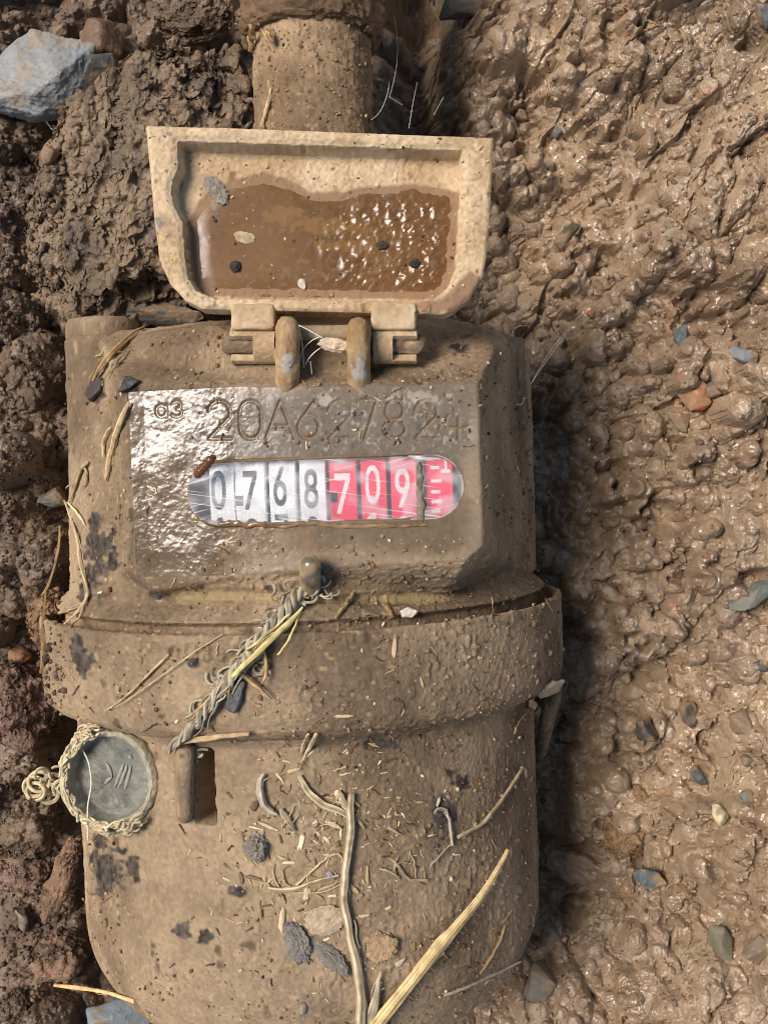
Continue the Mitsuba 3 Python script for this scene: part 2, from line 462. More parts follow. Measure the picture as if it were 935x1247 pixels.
# lens
gx = np.linspace(-1, 1, 120); gy = np.linspace(-1, 1, 30)
GX, GY = np.meshgrid(gx, gy, indexing='ij')
vv = GY * WH
uu = GX * (WL + np.sqrt(np.maximum(WH ** 2 - vv ** 2, 0)))
bul = 0.00035 * (1 - GY ** 2)
lens = np.stack([WC[0] + uu, WC[1] + vv, lens_w(WC[0] + uu) - 0.0001 + bul], -1).reshape(-1, 3)
add('water_meter__window', (to_world(lens), grid_faces(120, 30)), 'material_window', True)
big.append(to_world(lens))
labels['water_meter__window'] = {'label': 'scratched clear window over the counter wheels'}

# number wheels
RW = 0.0145
AXW = WP - 0.0011 - RW


def wheel_part(key, x0, x1, mat, chamfer=0.00015):
    u0, u1 = to_meter(at(x0, 597, 0.0495))[0], to_meter(at(x1, 597, 0.0495))[0]
    a = np.linspace(-np.pi, np.pi, 97)[:-1]
    rows = [(u0, RW * 0.6), (u0, RW - chamfer), (u0 + chamfer, RW), (u1 - chamfer, RW), (u1, RW - chamfer), (u1, RW * .6)]
    v_ = np.vstack([np.c_[np.full(96, u), WC[1] + r * np.sin(a), AXW + r * np.cos(a) + lens_w(u) - WP] for u, r in rows])
    q_ = np.array([[k * 96 + i, k * 96 + (i + 1) % 96, (k + 1) * 96 + (i + 1) % 96, (k + 1) * 96 + i] for k in range(5) for i in range(96)])
    add(key, (to_world(v_), q_), mat, 30)
    return u0, u1


def wrap(mesh, lift=0.0001):
    """Lay a flat mesh given in (u, arc length upwards, thickness) round the wheels."""
    m = trimesh.Trimesh(*trimesh.remesh.subdivide_to_size(mesh.vertices, mesh.faces, 0.0016, max_iter=12)[:2], process=False)
    v = m.vertices
    a = (v[:, 1]) / RW
    r = RW + lift * 0.2 + v[:, 2]
    return to_world(np.c_[v[:, 0], WC[1] + r * np.sin(a), AXW + r * np.cos(a) + lens_w(v[:, 0]) - WP]), m.faces


def digit(key, ch, x0, x1, y0, y1, mat):
    m = meshkit.text_mesh(ch, 0.007, 0.00012, bold=True)
    b = m.bounds
    L, R_ = to_meter(at(x0, 597, 0.0495))[0], to_meter(at(x1, 597, 0.0495))[0]
    t, bt = (to_meter(at(400, y0, 0.0495))[1] - WC[1]), (to_meter(at(400, y1, 0.0495))[1] - WC[1])
    v = m.vertices.copy()
    v[:, 0] = L + (v[:, 0] - b[0, 0]) / (b[1, 0] - b[0, 0]) * (R_ - L)
    v[:, 1] = bt + (v[:, 1] - b[0, 1]) / (b[1, 1] - b[0, 1]) * (t - bt)
    add(key, wrap(trimesh.Trimesh(v, m.faces, process=False)), mat, False)


def mark(key, x0, x1, y0, y1, mat):
    L, R_ = to_meter(at(x0, 597, 0.0495))[0], to_meter(at(x1, 597, 0.0495))[0]
    t, bt = (to_meter(at(400, y0, 0.0495))[1] - WC[1]), (to_meter(at(400, y1, 0.0495))[1] - WC[1])
    m = trimesh.creation.box((R_ - L, t - bt, 0.00012)); m.apply_translation([(L + R_) / 2, (t + bt) / 2, 0.00006])
    add(key, wrap(m), mat, False)


WHEELS = [('0', 256, 286.5, WHITE, (258, 276, 568, 616), '1'), ('7', 287.5, 324, WHITE, (297, 314, 570, 617), '8'), ('6', 329, 361, WHITE, (334, 350, 566, 614), '7'), ('8', 366, 397.5, WHITE, (371, 388, 570, 618), '9'),
          ('7', 402, 435, RED, (408, 427, 577, 626), '8'), ('0', 440, 471, RED, (445, 463, 568, 615), '1'), ('9', 476, 507, RED, (481, 499, 573, 621), '0')]
for ch, x0, x1, mat, (a, b, y0, y1), nxt in WHEELS:
    k = fresh('water_meter__number_wheel')
    wheel_part(k, x0, x1, mat)
    ink = INK if mat is WHITE else WHITEINK
    digit(k + '__digit', ch, a, b, y0, y1, ink)
    digit(k + '__digit_001', nxt, a, b, y0 + 58, y1 + 58, ink)
    digit(k + '__digit_002', str((int(nxt) - 2) % 10), a, b, y0 - 61, y1 - 61, ink)
    if ch == '7':
        mark(k + '__mark', x0 + 0.4, x0 + 9, 600, 612, ink if mat is WHITE else BLACK)
    labels[k] = {'label': ('red' if mat is RED else 'white') + f' counter wheel showing {ch}'}
k = fresh('water_meter__number_wheel')
wheel_part(k, 519, 551, RED)
for i, y in enumerate((560, 572, 588, 601, 613, 625)):
    mark(k + ('__tick' if i == 0 else f'__tick_{i:03d}'), 524, 535 if i % 2 else 537, y, y + 4, WHITEINK)
digit(k + '__digit', '1', 537, 548, 553, 581, WHITEINK)
labels[k] = {'label': 'red counter wheel with white graduation ticks'}


# ------------------------------------------------------------------ sheets cut from an outline (lid, water)
def sheet(poly, zfun, step, drop):
    """A dense sheet inside the outline (world x, y), z = zfun(x, y, distance to the edge), with a skirt that goes down by drop."""
    x0, y0, x1, y1 = poly.bounds
    xs, ys = np.arange(x0 - step, x1 + 2 * step, step), np.arange(y0 - step, y1 + 2 * step, step)
    X, Y = np.meshgrid(xs, ys, indexing='ij')
    P = np.c_[X.ravel(), Y.ravel()]
    pts = shapely.points(P)
    inside = shapely.contains(poly, pts)
    d = shapely.distance(poly.exterior, pts)
    near = ~inside & (d < step * 0.8)
    ext = poly.exterior
    if near.any():
        proj = shapely.line_interpolate_point(ext, shapely.line_locate_point(ext, pts[near]))
        P[near] = np.c_[shapely.get_x(proj), shapely.get_y(proj)]
    ok = inside | near
    f = tri(grid_faces(len(xs), len(ys)))
    f = f[ok[f].all(1)]
    dd = np.where(inside, d, 0)
    v = np.c_[P, zfun(P[:, 0], P[:, 1], dd)]
    v, f, dd = compact(v, f, dd)
    e = np.sort(np.vstack([f[:, [0, 1]], f[:, [1, 2]], f[:, [2, 0]]]), 1)
    e_dir = np.vstack([f[:, [0, 1]], f[:, [1, 2]], f[:, [2, 0]]])
    _, idx, cnt = np.unique(e, axis=0, return_index=True, return_counts=True)
    be = e_dir[idx[cnt == 1]]
    ub, inv = np.unique(be, return_inverse=True)
    inv = inv.reshape(be.shape)
    low = v[ub] - np.array([0, 0, drop])
    top2 = v[ub]
    n0 = len(v)
    v2 = np.vstack([v, top2, low])
    A, B = n0 + inv[:, 0], n0 + inv[:, 1]
    a_, b_ = A + len(ub), B + len(ub)
    sk = np.vstack([np.c_[B, A, a_], np.c_[B, a_, b_]])
    return v2, np.vstack([f, sk]), len(v)


ZL = 0.0525


def outline(pts, z, smooth=0.0):
    pl = Polygon([at(x, y, z)[:2] for x, y in pts])
    return pl.buffer(-smooth).buffer(2 * smooth).buffer(-smooth) if smooth else pl


OUT = outline([(179, 155), (300, 158), (450, 163), (601, 168), (597, 250), (593, 310), (587, 338), (574, 360), (553, 377), (540, 382), (246, 376), (226, 366), (208, 347), (195, 318), (189, 270), (184, 210)], ZL, .0004)
INN = outline([(218, 174), (563, 184), (560, 260), (556, 325), (547, 348), (530, 362), (512, 366), (262, 363), (240, 354), (230, 338), (226, 310), (224, 271), (213, 250), (210, 234), (212, 220), (219, 204)], ZL, .0003)


Z2 = lambda pts: [(160 + x / 2.0326, 130 + y / 2.0326) for x, y in pts]
DAMP = outline(Z2([(163, 250), (200, 203), (250, 184), (330, 170), (395, 188), (450, 214), (520, 216), (560, 204), (640, 200), (700, 192), (780, 207), (822, 220), (836, 245), (830, 300), (818, 345), (812, 420), (775, 474), (200, 470), (155, 445), (140, 400), (136, 300)]), ZL - .0045, .0006)
DAMP2 = outline(Z2([(838, 405), (862, 420), (866, 440), (850, 458), (800, 500), (715, 510), (700, 484), (770, 476), (815, 430)]), ZL, .0005)
def lid_plane(x, y):
    return ZL + 0.025 * (y - 0.035) - 0.012 * (x + .015)


def lid_z(x, y, d):
    pts = shapely.points(np.c_[x, y])
    inn = np.where(shapely.contains(INN, pts), 1, -1) * shapely.distance(INN.exterior, pts)
    q = np.c_[x, y, 0 * x]
    z = lid_plane(x, y) - 0.0045 * sstep(-0.0001, 0.0004, inn) - 0.0005 * np.maximum(1 - d / 0.0007, 0) ** 2
    z -= 0.0004 * sstep(-0.0012, -0.0002, inn) * (inn < 0.0)
    wet = np.where(shapely.contains(DAMP, pts), sstep(0, .001, shapely.distance(DAMP.exterior, pts)), 0) * (inn > .0006)
    return z + (1 - .9 * wet) * (0.00009 * (fbm(q, .0012, 3, 3) - .5) * 2 + 0.0002 * (fbm(q, .008, 4, 2) - .5)) + (1 - wet) * 0.0003 * sstep(.66, .85, noise(q, .0011, 9)) * sstep(.5, .65, fbm(q, .01, 12, 2))


v_, f_, ntop = sheet(OUT, lid_z, 0.00022, 0.0052)
qq = v_.copy()
lc = lerp(C_TAN, C_TAN2, sstep(.35, .7, fbm(qq, .006, 91, 3))) * (0.74 + 0.52 * noise(qq, .0005, 92))[:, None]
lc = lerp(lc, lin(222, 200, 160), .4 * sstep(.7, .85, noise(qq, .0009, 93)))
lc = lerp(lc, lin(128, 100, 66), .8 * sstep(.74, .80, fbm(qq, .0018, 94, 2)))
pts = shapely.points(qq[:, :2])
wob = 0.0009 * (fbm(qq, .004, 97, 3) - .5) + .0003 * (noise(qq, .0006, 98) - .5)
sdm = np.where(shapely.contains(DAMP, pts), 1, -1) * shapely.distance(DAMP.exterior, pts) + wob
sdm = np.where(qq[:, 2] > lid_plane(qq[:, 0], qq[:, 1]) - .0025, -1, sdm)
sdm = np.maximum(sdm, np.where(shapely.contains(DAMP2, pts), 1, -1) * shapely.distance(DAMP2.exterior, pts) + wob)
lc = lerp(lc, lin(140, 112, 86), .92 * sstep(-.0005, .0003, sdm + .0006 * (fbm(qq, .0015, 99, 2) - .5)))
lidspots = blotch(pix(qq), [(262, 228, 8, 12), (195, 273, 4, 7), (272, 238, 6, 6), (205, 163, 4, 3)], 2)
lc = lerp(lc, lin(120, 122, 122), lidspots * .8)
add('water_meter__lid', (v_, f_), DUST, True, lc)
labels['water_meter__lid'] = {'label': 'pale tan lid flipped open, puddle in its tray'}
big.append(v_[:ntop])
lid_floor = cKDTree(v_[:ntop, :2]); lid_fz = v_[:ntop, 2]

# muddy water standing in the lid
FILM = DAMP.buffer(-0.0004).buffer(.0004).intersection(INN.buffer(-.0005))
FILM = FILM if FILM.geom_type == 'Polygon' else max(FILM.geoms, key=lambda g: g.area)


def film_z(x, y, d):
    q = np.c_[x, y, 0 * x]
    zf = lid_plane(x, y) - 0.0045
    right = sstep(-0.014, 0.004, x + .15 * (.048 - y) + .012 * (fbm(q, .006, 4, 2) - .5))
    men = sstep(0, 1, np.clip((d - .0005 * fbm(q, .0018, 44, 2)) / .0034, 0, 1))
    pim = sstep(.66, .86, noise(q, .0008, 5))
    ripple = (fbm(q, .0010, 6, 2) - .5) * 0.00045 * right + (1 - billow(q, .0021, 8)) * 0.00022 * right
    return zf - .00006 + men * (0.00020 + 0.00007 * pim * right + ripple + 0.00012 * (fbm(q, .012, 7, 2) - .5))


v_, f_, ntop = sheet(FILM, film_z, 0.00020, 0.0004)
wc2 = lerp(lin(94, 65, 33), lin(120, 88, 50), fbm(v_, .010, 55, 3)) * (0.85 + .3 * noise(v_, .0008, 56))[:, None]
wc2 = lerp(wc2, lin(132, 100, 52), .6 * blotch(pix(v_), [(400, 275, 50, 10), (350, 262, 22, 9), (420, 300, 40, 6)], 9))
wc2 = lerp(wc2, lin(120, 100, 80), .5 * sstep(.7, .8, noise(v_, .0007, 58)))
add('muddy_puddle', (v_, f_), WATER, True, wc2)
thing('muddy_puddle', 'shiny brown puddle of muddy water in the tray of the open lid', 'puddle')
big.append(v_[:ntop])


# ------------------------------------------------------------------ solid pieces: rounded boxes, capsules, hulls
def rounded(poly_pts, z0, z1, r=0.0006, seed=0, sub=0.0006):
    """A block over an outline given in picture pixels at height z1, with rounded edges and a dirty skin; (vertices, faces)."""
    pl = Polygon([at(x, y, z1)[:2] for x, y in poly_pts])
    inner = pl.buffer(-r)
    pts = []
    for zz, b in ((z0, pl), (z1 - r, pl), (z1 - .3 * r, pl.buffer(-.3 * r)), (z1, inner)):
        pts.append(np.c_[np.array(b.exterior.coords)[:-1], np.full(len(b.exterior.coords) - 1, zz)])
    h = trimesh.convex.convex_hull(np.vstack(pts))
    return skin(h, sub, seed)


def refined(m, length):
    import manifold3d
    mf = manifold3d.Manifold(manifold3d.Mesh(np.asarray(m.vertices, np.float32), np.asarray(m.faces, np.uint32))).refine_to_length(length).to_mesh()
    return trimesh.Trimesh(np.array(mf.vert_properties[:, :3], float), np.array(mf.tri_verts), process=False)


def skin(m, sub, seed, amp=1.0):
    m = refined(m, sub)
    trimesh.smoothing.filter_laplacian(m, lamb=0.5, iterations=2)
    v = np.array(m.vertices) + m.vertex_normals * dirt(np.array(m.vertices), seed, amp)[:, None]
    return v, np.array(m.faces)


def hull_spheres(items):
    """Convex hull of spheres (centre, radius)."""
    s_ = trimesh.creation.icosphere(subdivisions=2).vertices
    return trimesh.convex.convex_hull(np.vstack([np.asarray(c) + r * s_ for c, r in items]))


def part(key, vf, col=None, mat=None, seed=0, peels=False):
    v, f = vf
    c = dusty_colour(v, seed, peels) if col is None else col(v)
    add(key, (v, f), mat or DUST, True, c)


def tan_col(v):
    c = lerp(C_TAN, C_TAN2, sstep(.35, .7, fbm(v, .004, 91, 3))) * (0.78 + 0.36 * noise(v, .0006, 92))[:, None]
    return c


def post_col(v):
    c = lerp(lin(176, 150, 112), lin(140, 114, 80), sstep(.3, .7, fbm(v, .004, 31, 3)))
    m = blotch(pix(v), [(350, 446, 8, 12), (438, 450, 8, 16)], 3)
    return lerp(c, lin(180, 178, 170), .8 * m) * (.85 + .3 * noise(v, .0006, 3))[:, None]


# hinge posts: upright ribs with rounded crowns
for x0, x1, y0, y1 in ((337, 364, 386, 474), (424, 450, 386, 478)):
    r = (x1 - x0) / 2 / 7000
    xc = (x0 + x1) / 2
    h = hull_spheres([(at(xc, y0 + 14, .0555), r), (at(xc, y0 + 45, .0553), r), (at(xc, y1 - 8, .0512), r * 1.1), (at(xc, y0 + 22, .044), r), (at(xc, y1 - 20, .044), r)])
    part(fresh('water_meter__hinge_post'), skin(h, .0006, 5), post_col)
# pin through the posts
for xa, xb, z in ((362, 426, .0505),):
    h = hull_spheres([(at(xa, 408, z), .0013), (at(xb, 408, z), .0013)])
    part('water_meter__hinge_pin', skin(h, .0005, 6), None)
# lid arms and knuckles
for i, (x0, x1) in enumerate(((282, 336), (454, 507))):
    k = f'water_meter__hinge_knuckle' + ('' if i == 0 else '_001')
    a_x0, a_x1 = (283, 336) if i == 0 else (452, 506)
    part(f'water_meter__lid__hinge_arm' + ('' if i == 0 else '_001'), rounded([(a_x0, 372), (a_x1, 372), (a_x1, 404), (a_x0, 404)], .0485, .0527, seed=3), tan_col)
    # barrel: a half sleeve with a notch on the outer side
    ya, yb = (397, 443) if i == 0 else (397, 443)
    r = (yb - ya) / 2 / 6950
    def barrel(xa, xb, t0, t1, rr, rin):
        t = np.radians(np.linspace(t0, t1, 40))
        xs_ = np.linspace(xa, xb, 26)
        c0 = at(0, (ya + yb) / 2, .0500)
        vs_ = []
        for x in xs_:
            X = at(x, 0, .0500)[0]
            for R_ in (rr, rin):
                vs_.append(np.c_[np.full(40, X), c0[1] + R_ * np.sin(t), .0495 + R_ * np.cos(t)])
        vs_ = np.array(vs_).reshape(len(xs_), 2, 40, 3)
        idx = np.arange(len(xs_) * 80).reshape(len(xs_), 2, 40)
        q = []
        for a in range(len(xs_) - 1):
            for b in range(39):
                q.append([idx[a, 0, b], idx[a + 1, 0, b], idx[a + 1, 0, b + 1], idx[a, 0, b + 1]])
                q.append([idx[a, 1, b], idx[a, 1, b + 1], idx[a + 1, 1, b + 1], idx[a + 1, 1, b]])
            for b in (0, 39):
                q.append([idx[a, 0, b], idx[a, 1, b], idx[a + 1, 1, b], idx[a + 1, 0, b]])
        for a in (0, len(xs_) - 1):
            for b in range(39):
                q.append([idx[a, 0, b], idx[a, 0, b + 1], idx[a, 1, b + 1], idx[a, 1, b]])
        return vs_.reshape(-1, 3), np.array(q)
    def bcol(v):
        c = tan_col(v) * .92
        return c
    mid = 310 if i == 0 else 478
    (ia, ib), (oa, ob) = ((mid, x1), (x0, mid)) if i == 0 else ((x0, mid), (mid, x1))
    pieces = [barrel(ia, ib, -150, 150, r, r * .55), barrel(oa, ob, 20, 150, r, r * .6), barrel(oa, ob, -110, -62, r, r * .6)]
    m = trimesh.util.concatenate([trimesh.Trimesh(a, tri(b), process=False) for a, b in pieces])
    part(f'water_meter__lid__hinge_knuckle' + ('' if i == 0 else '_001'), (np.array(m.vertices), np.array(m.faces)), bcol)
    h = hull_spheres([(at(x0 - 0, (ya + yb) / 2 + 2, .0492), r * .5), (at(x1, (ya + yb) / 2 + 2, .0492), r * .5)])
    part('water_meter__hinge_pin_%03d' % (i + 1), skin(h, .0005, 8), None)

# screw boss columns on the head's shoulders
for i, (xc, ytop, z, r, vend) in enumerate(((118, 386, .020, .0072, .012), (614, 412, .016, .0042, .046))):
    top = to_meter(at(xc, ytop, z + r))
    p0 = np.array([top[0], top[1], z])
    a = np.linspace(0, 2 * np.pi, 121)[:-1]
    prof_ = [(0, 0.0), (0, r * .5), (0, r * .86), (-.0003, r * .94), (-.0008, r * .985), (-.0016, r), (-.0036, r), (-.0038, r * .965), (-.0042, r * .965), (-.0045, r * 1.02)] + [(-.0046 - j * .0006, r * (1.02 + .0012 * j)) for j in range(1, 80) if p0[1] - .0046 - j * .0006 > vend]
    v_ = np.vstack([np.c_[p0[0] + R_ * np.cos(a), np.full(120, p0[1] + dv), p0[2] + R_ * np.sin(a)] for dv, R_ in prof_])
    q_ = np.array([[k * 120 + j, k * 120 + (j + 1) % 120, (k + 1) * 120 + (j + 1) % 120, (k + 1) * 120 + j] for k in range(len(prof_) - 1) for j in range(120)])
    v_ = to_world(v_); f_ = tri(q_)
    nn = vnormals(v_, f_)
    cen = to_world(p0 - [0, .02, 0])
    if np.mean(np.einsum('ij,ij->i', nn, v_ - cen)) < 0:
        f_ = f_[:, ::-1]; nn = -nn
    v_ = v_ + nn * dirt(v_, 71 + i)[:, None]
    part(fresh('water_meter__screw_boss'), (v_, f_), None, seed=80, peels=True)
    big.append(v_)

# lug beside the slot for the seal cord, and lug on the collar's right side
h = hull_spheres([(at(226, 914, .0478), .0016), (at(226, 990, .0462), .0015), (at(226, 914, .042), .0022), (at(226, 990, .041), .002)])
part('water_meter__seal_lug', skin(h, .0005, 12), None, seed=33)
h = hull_spheres([(at(672, 842, .004), .0018), (at(664, 880, .003), .0015), (at(674, 842, -.006), .0018), (at(658, 915, -.008), .0012)])
part('water_meter__side_lug', skin(h, .0006, 13), None, seed=34)
# brass pin that the cord is tied to
h = hull_spheres([(at(378, 688, .0560), .0018), (at(378, 700, .0552), .0017), (at(378, 712, .0515), .0019), (at(378, 700, .049), .0018)])
part('water_meter__seal_pin', skin(h, .0004, 14, .3), lambda v: lerp(lin(96, 90, 76), lin(150, 132, 98), sstep(.3, .6, fbm(v, .002, 5, 2))), material('brass_pin', rough=.22, spec=.8))

# ------------------------------------------------------------------ pipe above the lid
def revolve_y(prof_, c0, axis_dir, m=160):
    a = np.linspace(0, 2 * np.pi, m + 1)[:-1]
    d = np.asarray(axis_dir, float); d /= np.linalg.norm(d)
    e1 = np.cross(d, [0, 0, 1]); e1 /= np.linalg.norm(e1)
    e2 = np.cross(e1, d)
    v = np.vstack([np.asarray(c0) + d * t + r * (np.cos(a)[:, None] * e1 + np.sin(a)[:, None] * e2) for t, r in prof_])
    q = np.array([[k * m + j, k * m + (j + 1) % m, (k + 1) * m + (j + 1) % m, (k + 1) * m + j] for k in range(len(prof_) - 1) for j in range(m)])
    return v, q


ZPIPE = .012
pc = at(382, 165, ZPIPE)
dirp = (at(380, 30, ZPIPE) - pc); dirp /= np.linalg.norm(dirp)
rp = 0.0122
v_, q_ = revolve_y([(t, rp) for t in np.linspace(-.035, .0225, 130)], pc, dirp, 240)
f_ = tri(q_); nn = vnormals(v_, f_)
if np.mean(np.einsum('ij,ij->i', nn, v_ - pc)) < 0:
    f_ = f_[:, ::-1]; nn = -nn
v_ = v_ + nn * (dirt(v_, 101, 1.4) + .0004 * sstep(.45, .8, fbm(v_, .003, 3, 3)))[:, None]
part('service_pipe', (v_, f_), lambda v: dusty_colour(v, 102, False) * np.array([1.06, 1.02, .97]))
big.append(v_)
rn = rp * 1.22
profn = [(.0195, rp * .95), (.0197, rn * .9), (.0205, rn * .97), (.022, rn), (.035, rn * 1.02), (.06, rn * 1.02), (.0605, rp * 1.02), (.16, rp * 1.0)]
s_ = np.array([0, .04, .10, .16, .42, .80, .82, 1.0]); tt = np.linspace(0, 1, 200)
v_, q_ = revolve_y([(np.interp(t, s_, [a for a, b in profn]), np.interp(t, s_, [b for a, b in profn])) for t in tt], pc, dirp, 220)
f_ = tri(q_); nn = vnormals(v_, f_)
if np.mean(np.einsum('ij,ij->i', nn, v_ - (pc + dirp * .04))) < 0:
    f_ = f_[:, ::-1]; nn = -nn
v_ = v_ + nn * (dirt(v_, 111, 1.6) + (.0022 * (fbm(v_, .005, 6, 4) - .4) + .0012 * (billow(v_, .0026, 9) - .4)))[:, None]
part('service_pipe__coupling_nut', (v_, f_), lambda v: dusty_colour(v, 112, False) * np.array([.50, .44, .40]))
labels['service_pipe__coupling_nut'] = {'label': 'dark soil crusted coupling nut'}
thing('service_pipe', 'dusty round supply pipe entering the frame above the open lid', 'pipe')
big.append(v_)

# ------------------------------------------------------------------ the ground
def axis(lo, hi, step, far):
    dense = np.arange(lo, hi, step)
    out, s, x = [], step, hi
    while x < far:
        out.append(x); s *= 1.2; x += s
    out.append(far)
    out = np.array(out)
    return np.r_[(lo + hi) - out[::-1], dense, out]


gx, gy = axis(-0.099, 0.099, 0.00028, 0.8), axis(-0.131, 0.131, 0.00028, 0.8)
X, Y = np.meshgrid(gx, gy, indexing='ij')
P = np.stack([X, Y, 0 * X], -1)
um = to_meter(P)
U, V = um[..., 0], um[..., 1]
warp = np.stack([fbm(P, .02, 201, 3) - .5, fbm(P, .02, 202, 3) - .5, 0 * X], -1)
Pw = P + warp * 0.010
left = sstep(.01, -.03, X + .02 * (fbm(P, .03, 203, 2) - .5))
# broad shape: a hollow round the meter, the bank rising on the right, loose heap on the left
Z = -0.024 + 0.020 * sstep(.045, .105, X) + 0.006 * sstep(-.06, -.095, X)
Z -= 0.013 * sstep(.072, .052, np.abs(U)) * sstep(-.11, -.06, V) * (1 - .4 * left)
Z -= 0.030 * np.exp(-((X - .009) / .010) ** 2) * sstep(.055, .085, Y)
Z += 0.010 * sstep(-.085, -.115, Y)
Z += 0.014 * (fbm(Pw, .045, 204, 3) - .5) * 2
R_out = np.hypot(X, Y)
Z += 0.10 * sstep(.14, .5, R_out)
# right: wet lumpy mud
right = 1 - left
b1, b2, b3 = billow(Pw, .017, 205), billow(Pw, .0085, 206), billow(P + warp * .004, .0040, 207)
def cells(p2, size, seed):
    """Packed rounded clods: height 0 to 1 over irregular cells, each cell with a level of its own."""
    r_ = np.random.default_rng(seed)
    lo, hi = p2.reshape(-1, 2).min(0), p2.reshape(-1, 2).max(0)
    lo, hi = np.maximum(lo, -.12), np.minimum(hi, .15)
    nx, ny = int((hi[0] - lo[0]) / size) + 1, int((hi[1] - lo[1]) / size) + 1
    gx_, gy_ = np.meshgrid(np.arange(nx), np.arange(ny), indexing='ij')
    c_ = lo + (np.stack([gx_, gy_], -1).reshape(-1, 2) + r_.uniform(0, 1, (nx * ny, 2))) * size
    d, i = cKDTree(c_).query(p2.reshape(-1, 2), k=2)
    lev = r_.random(len(c_))
    e = np.clip((d[:, 1] - d[:, 0]) / size, 0, 1)                  # 0 on the furrow between two clods
    dome = np.sqrt(np.clip(1 - (1 - np.clip(e / .55, 0, 1)) ** 2, 0, 1))
    return (dome * (.55 + .45 * lev[i[:, 0]]) + .5 * lev[i[:, 0]]).reshape(p2.shape[:2]) / 1.5


wp = warp[..., :2]
w2 = np.stack([fbm(P, .005, 251, 2) - .5, fbm(P, .005, 252, 2) - .5], -1)
q2 = P[..., :2]
c1, c2, c3 = cells(q2 + wp * .014 + w2 * .004, .0105, 1), cells(q2 + wp * .010 + w2 * .0035, .0046, 2), cells(q2 + w2 * .0022, .0020, 3)
rugged = sstep(.34, .6, fbm(P, .020, 253, 2))
Z_r = 0.0050 * b1 + 0.0030 * b2 + 0.0008 * b3 + 0.0080 * c1 * (.6 + .4 * rugged) + 0.0040 * c2 * (.6 + .4 * rugged) + 0.0013 * c3 * (.5 + .5 * sstep(.35, .6, fbm(P, .009, 254, 2))) + 0.0011 * billow(P + warp * .003, .0023, 208, 2) + 0.0012 * (fbm(P, .0035, 217, 3) - .5)
# slumped layers running up to the right in the far corner
A_, B_ = X * .80 + Y * .60, -X * .60 + Y * .80
tr = sstep(.03, .07, X * .5 + Y)
sh = (B_ + .012 * (fbm(P, .016, 209, 3) - .5) * 2) / .017
Z_r += tr * 0.0050 * (1 - (sh - np.floor(sh))) ** 2 * sstep(.46, .66, fbm(P, .016, 210, 2)) * .7
# left: crumbly dark soil
Z_l = 0.0075 * (1 - billow(Pw, .014, 211)) + 0.004 * fbm(P, .006, 212, 4) + .0012 * fbm(P, .0016, 213, 3)
Z = Z + right * Z_r + left * Z_l
inner = (np.abs(X) < .1) & (np.abs(Y) < .132)


def paint(n, box, rlo, rhi, rough, seed, squash=0.9, sink=.35, mask=None, follow=.4):
    """Press n rounded lumps or crumbs into the ground."""
    r_ = np.random.default_rng(seed)
    for _ in range(n):
        x, y = r_.uniform(box[0], box[1]), r_.uniform(box[2], box[3])
        rad = rlo * (rhi / rlo) ** (r_.random() ** 1.8)
        ph, st, an = r_.uniform(0, 100, 3), r_.uniform(.65, 1.0), r_.uniform(0, np.pi)
        if mask is not None and r_.random() > mask(x, y):
            continue
        e = rad * 1.5
        i0, i1, j0, j1 = np.searchsorted(gx, x - e), np.searchsorted(gx, x + e), np.searchsorted(gy, y - e), np.searchsorted(gy, y + e)
        if i1 - i0 < 2 or j1 - j0 < 2:
            continue
        dx, dy = X[i0:i1, j0:j1] - x, Y[i0:i1, j0:j1] - y
        ca, sa = math.cos(an), math.sin(an)
        lx, ly = (ca * dx + sa * dy), (-sa * dx + ca * dy) / st
        d = np.hypot(lx, ly)
        if rough > 0:
            q = np.stack([dx, dy, 0 * dx], -1)
            d = d + rad * rough * ((meshkit.noise(q / (rad * .8) + ph) - .5) * 1.0 + (meshkit.noise(q / (rad * .33) + ph + 9) - .5) * .5)
        zc = Z[np.searchsorted(gx, x), np.searchsorted(gy, y)] - sink * rad
        cap = (1 - follow) * zc + follow * (Z[i0:i1, j0:j1] - sink * rad) + squash * np.sqrt(np.maximum(rad ** 2 - d ** 2, 0))
        Z[i0:i1, j0:j1] = np.where(d < rad, np.maximum(Z[i0:i1, j0:j1], cap), Z[i0:i1, j0:j1])


lump_field = lambda x, y: float(sstep(.42, .6, fbm(np.array([[x, y, 0]]), .022, 220, 2))[0])
paint(420, (.02, .1, -.131, .131), .0016, .0060, .42, 301, .8, .3)
paint(520, (.02, .1, -.07, .08), .0008, .0032, .05, 302, .95, .25, lump_field)
SPOTS = [(735, 345), (705, 330), (700, 300), (800, 650), (832, 660), (775, 640), (690, 570), (720, 540), (760, 440), (700, 480), (670, 640), (690, 660), (840, 560), (800, 470), (900, 470), (760, 600), (650, 200), (690, 90), (780, 200), (590, 200), (600, 120), (820, 350), (880, 380), (760, 760), (740, 900)]
SPOTS = [at(x, y, -.015)[:2] for x, y in SPOTS]
paint(5000, (.02, .1, -.131, .131), .0013, .0034, 0.06, 311, 1.0, .0, follow=.25, mask=lambda x, y: max(math.exp(-((x - a) ** 2 + (y - b) ** 2) / .0055 ** 2) for a, b in SPOTS) * .8)
paint(700, (.02, .1, -.131, .131), .0012, .0042, .10, 312, .95, .15, follow=.2, mask=lambda x, y: float(sstep(.44, .58, fbm(np.array([[x, y, 3.]]), .014, 221, 2))[0]))
paint(700, (.0, .1, -.131, .131), .0005, .0016, .25, 303, .8, .3)
pits = sstep(.64, .80, fbm(P, .0075, 240, 3)) * right
Z -= .0055 * pits
paint(260, (-.1, -.045, -.131, .131), .0025, .0085, .55, 304, .95, .15)
paint(110, (-.1, .03, .07, .131), .0020, .0060, .5, 305, .9, .2)
paint(900, (-.1, -.045, -.131, .131), .0007, .0028, .5, 306, .9, .2)
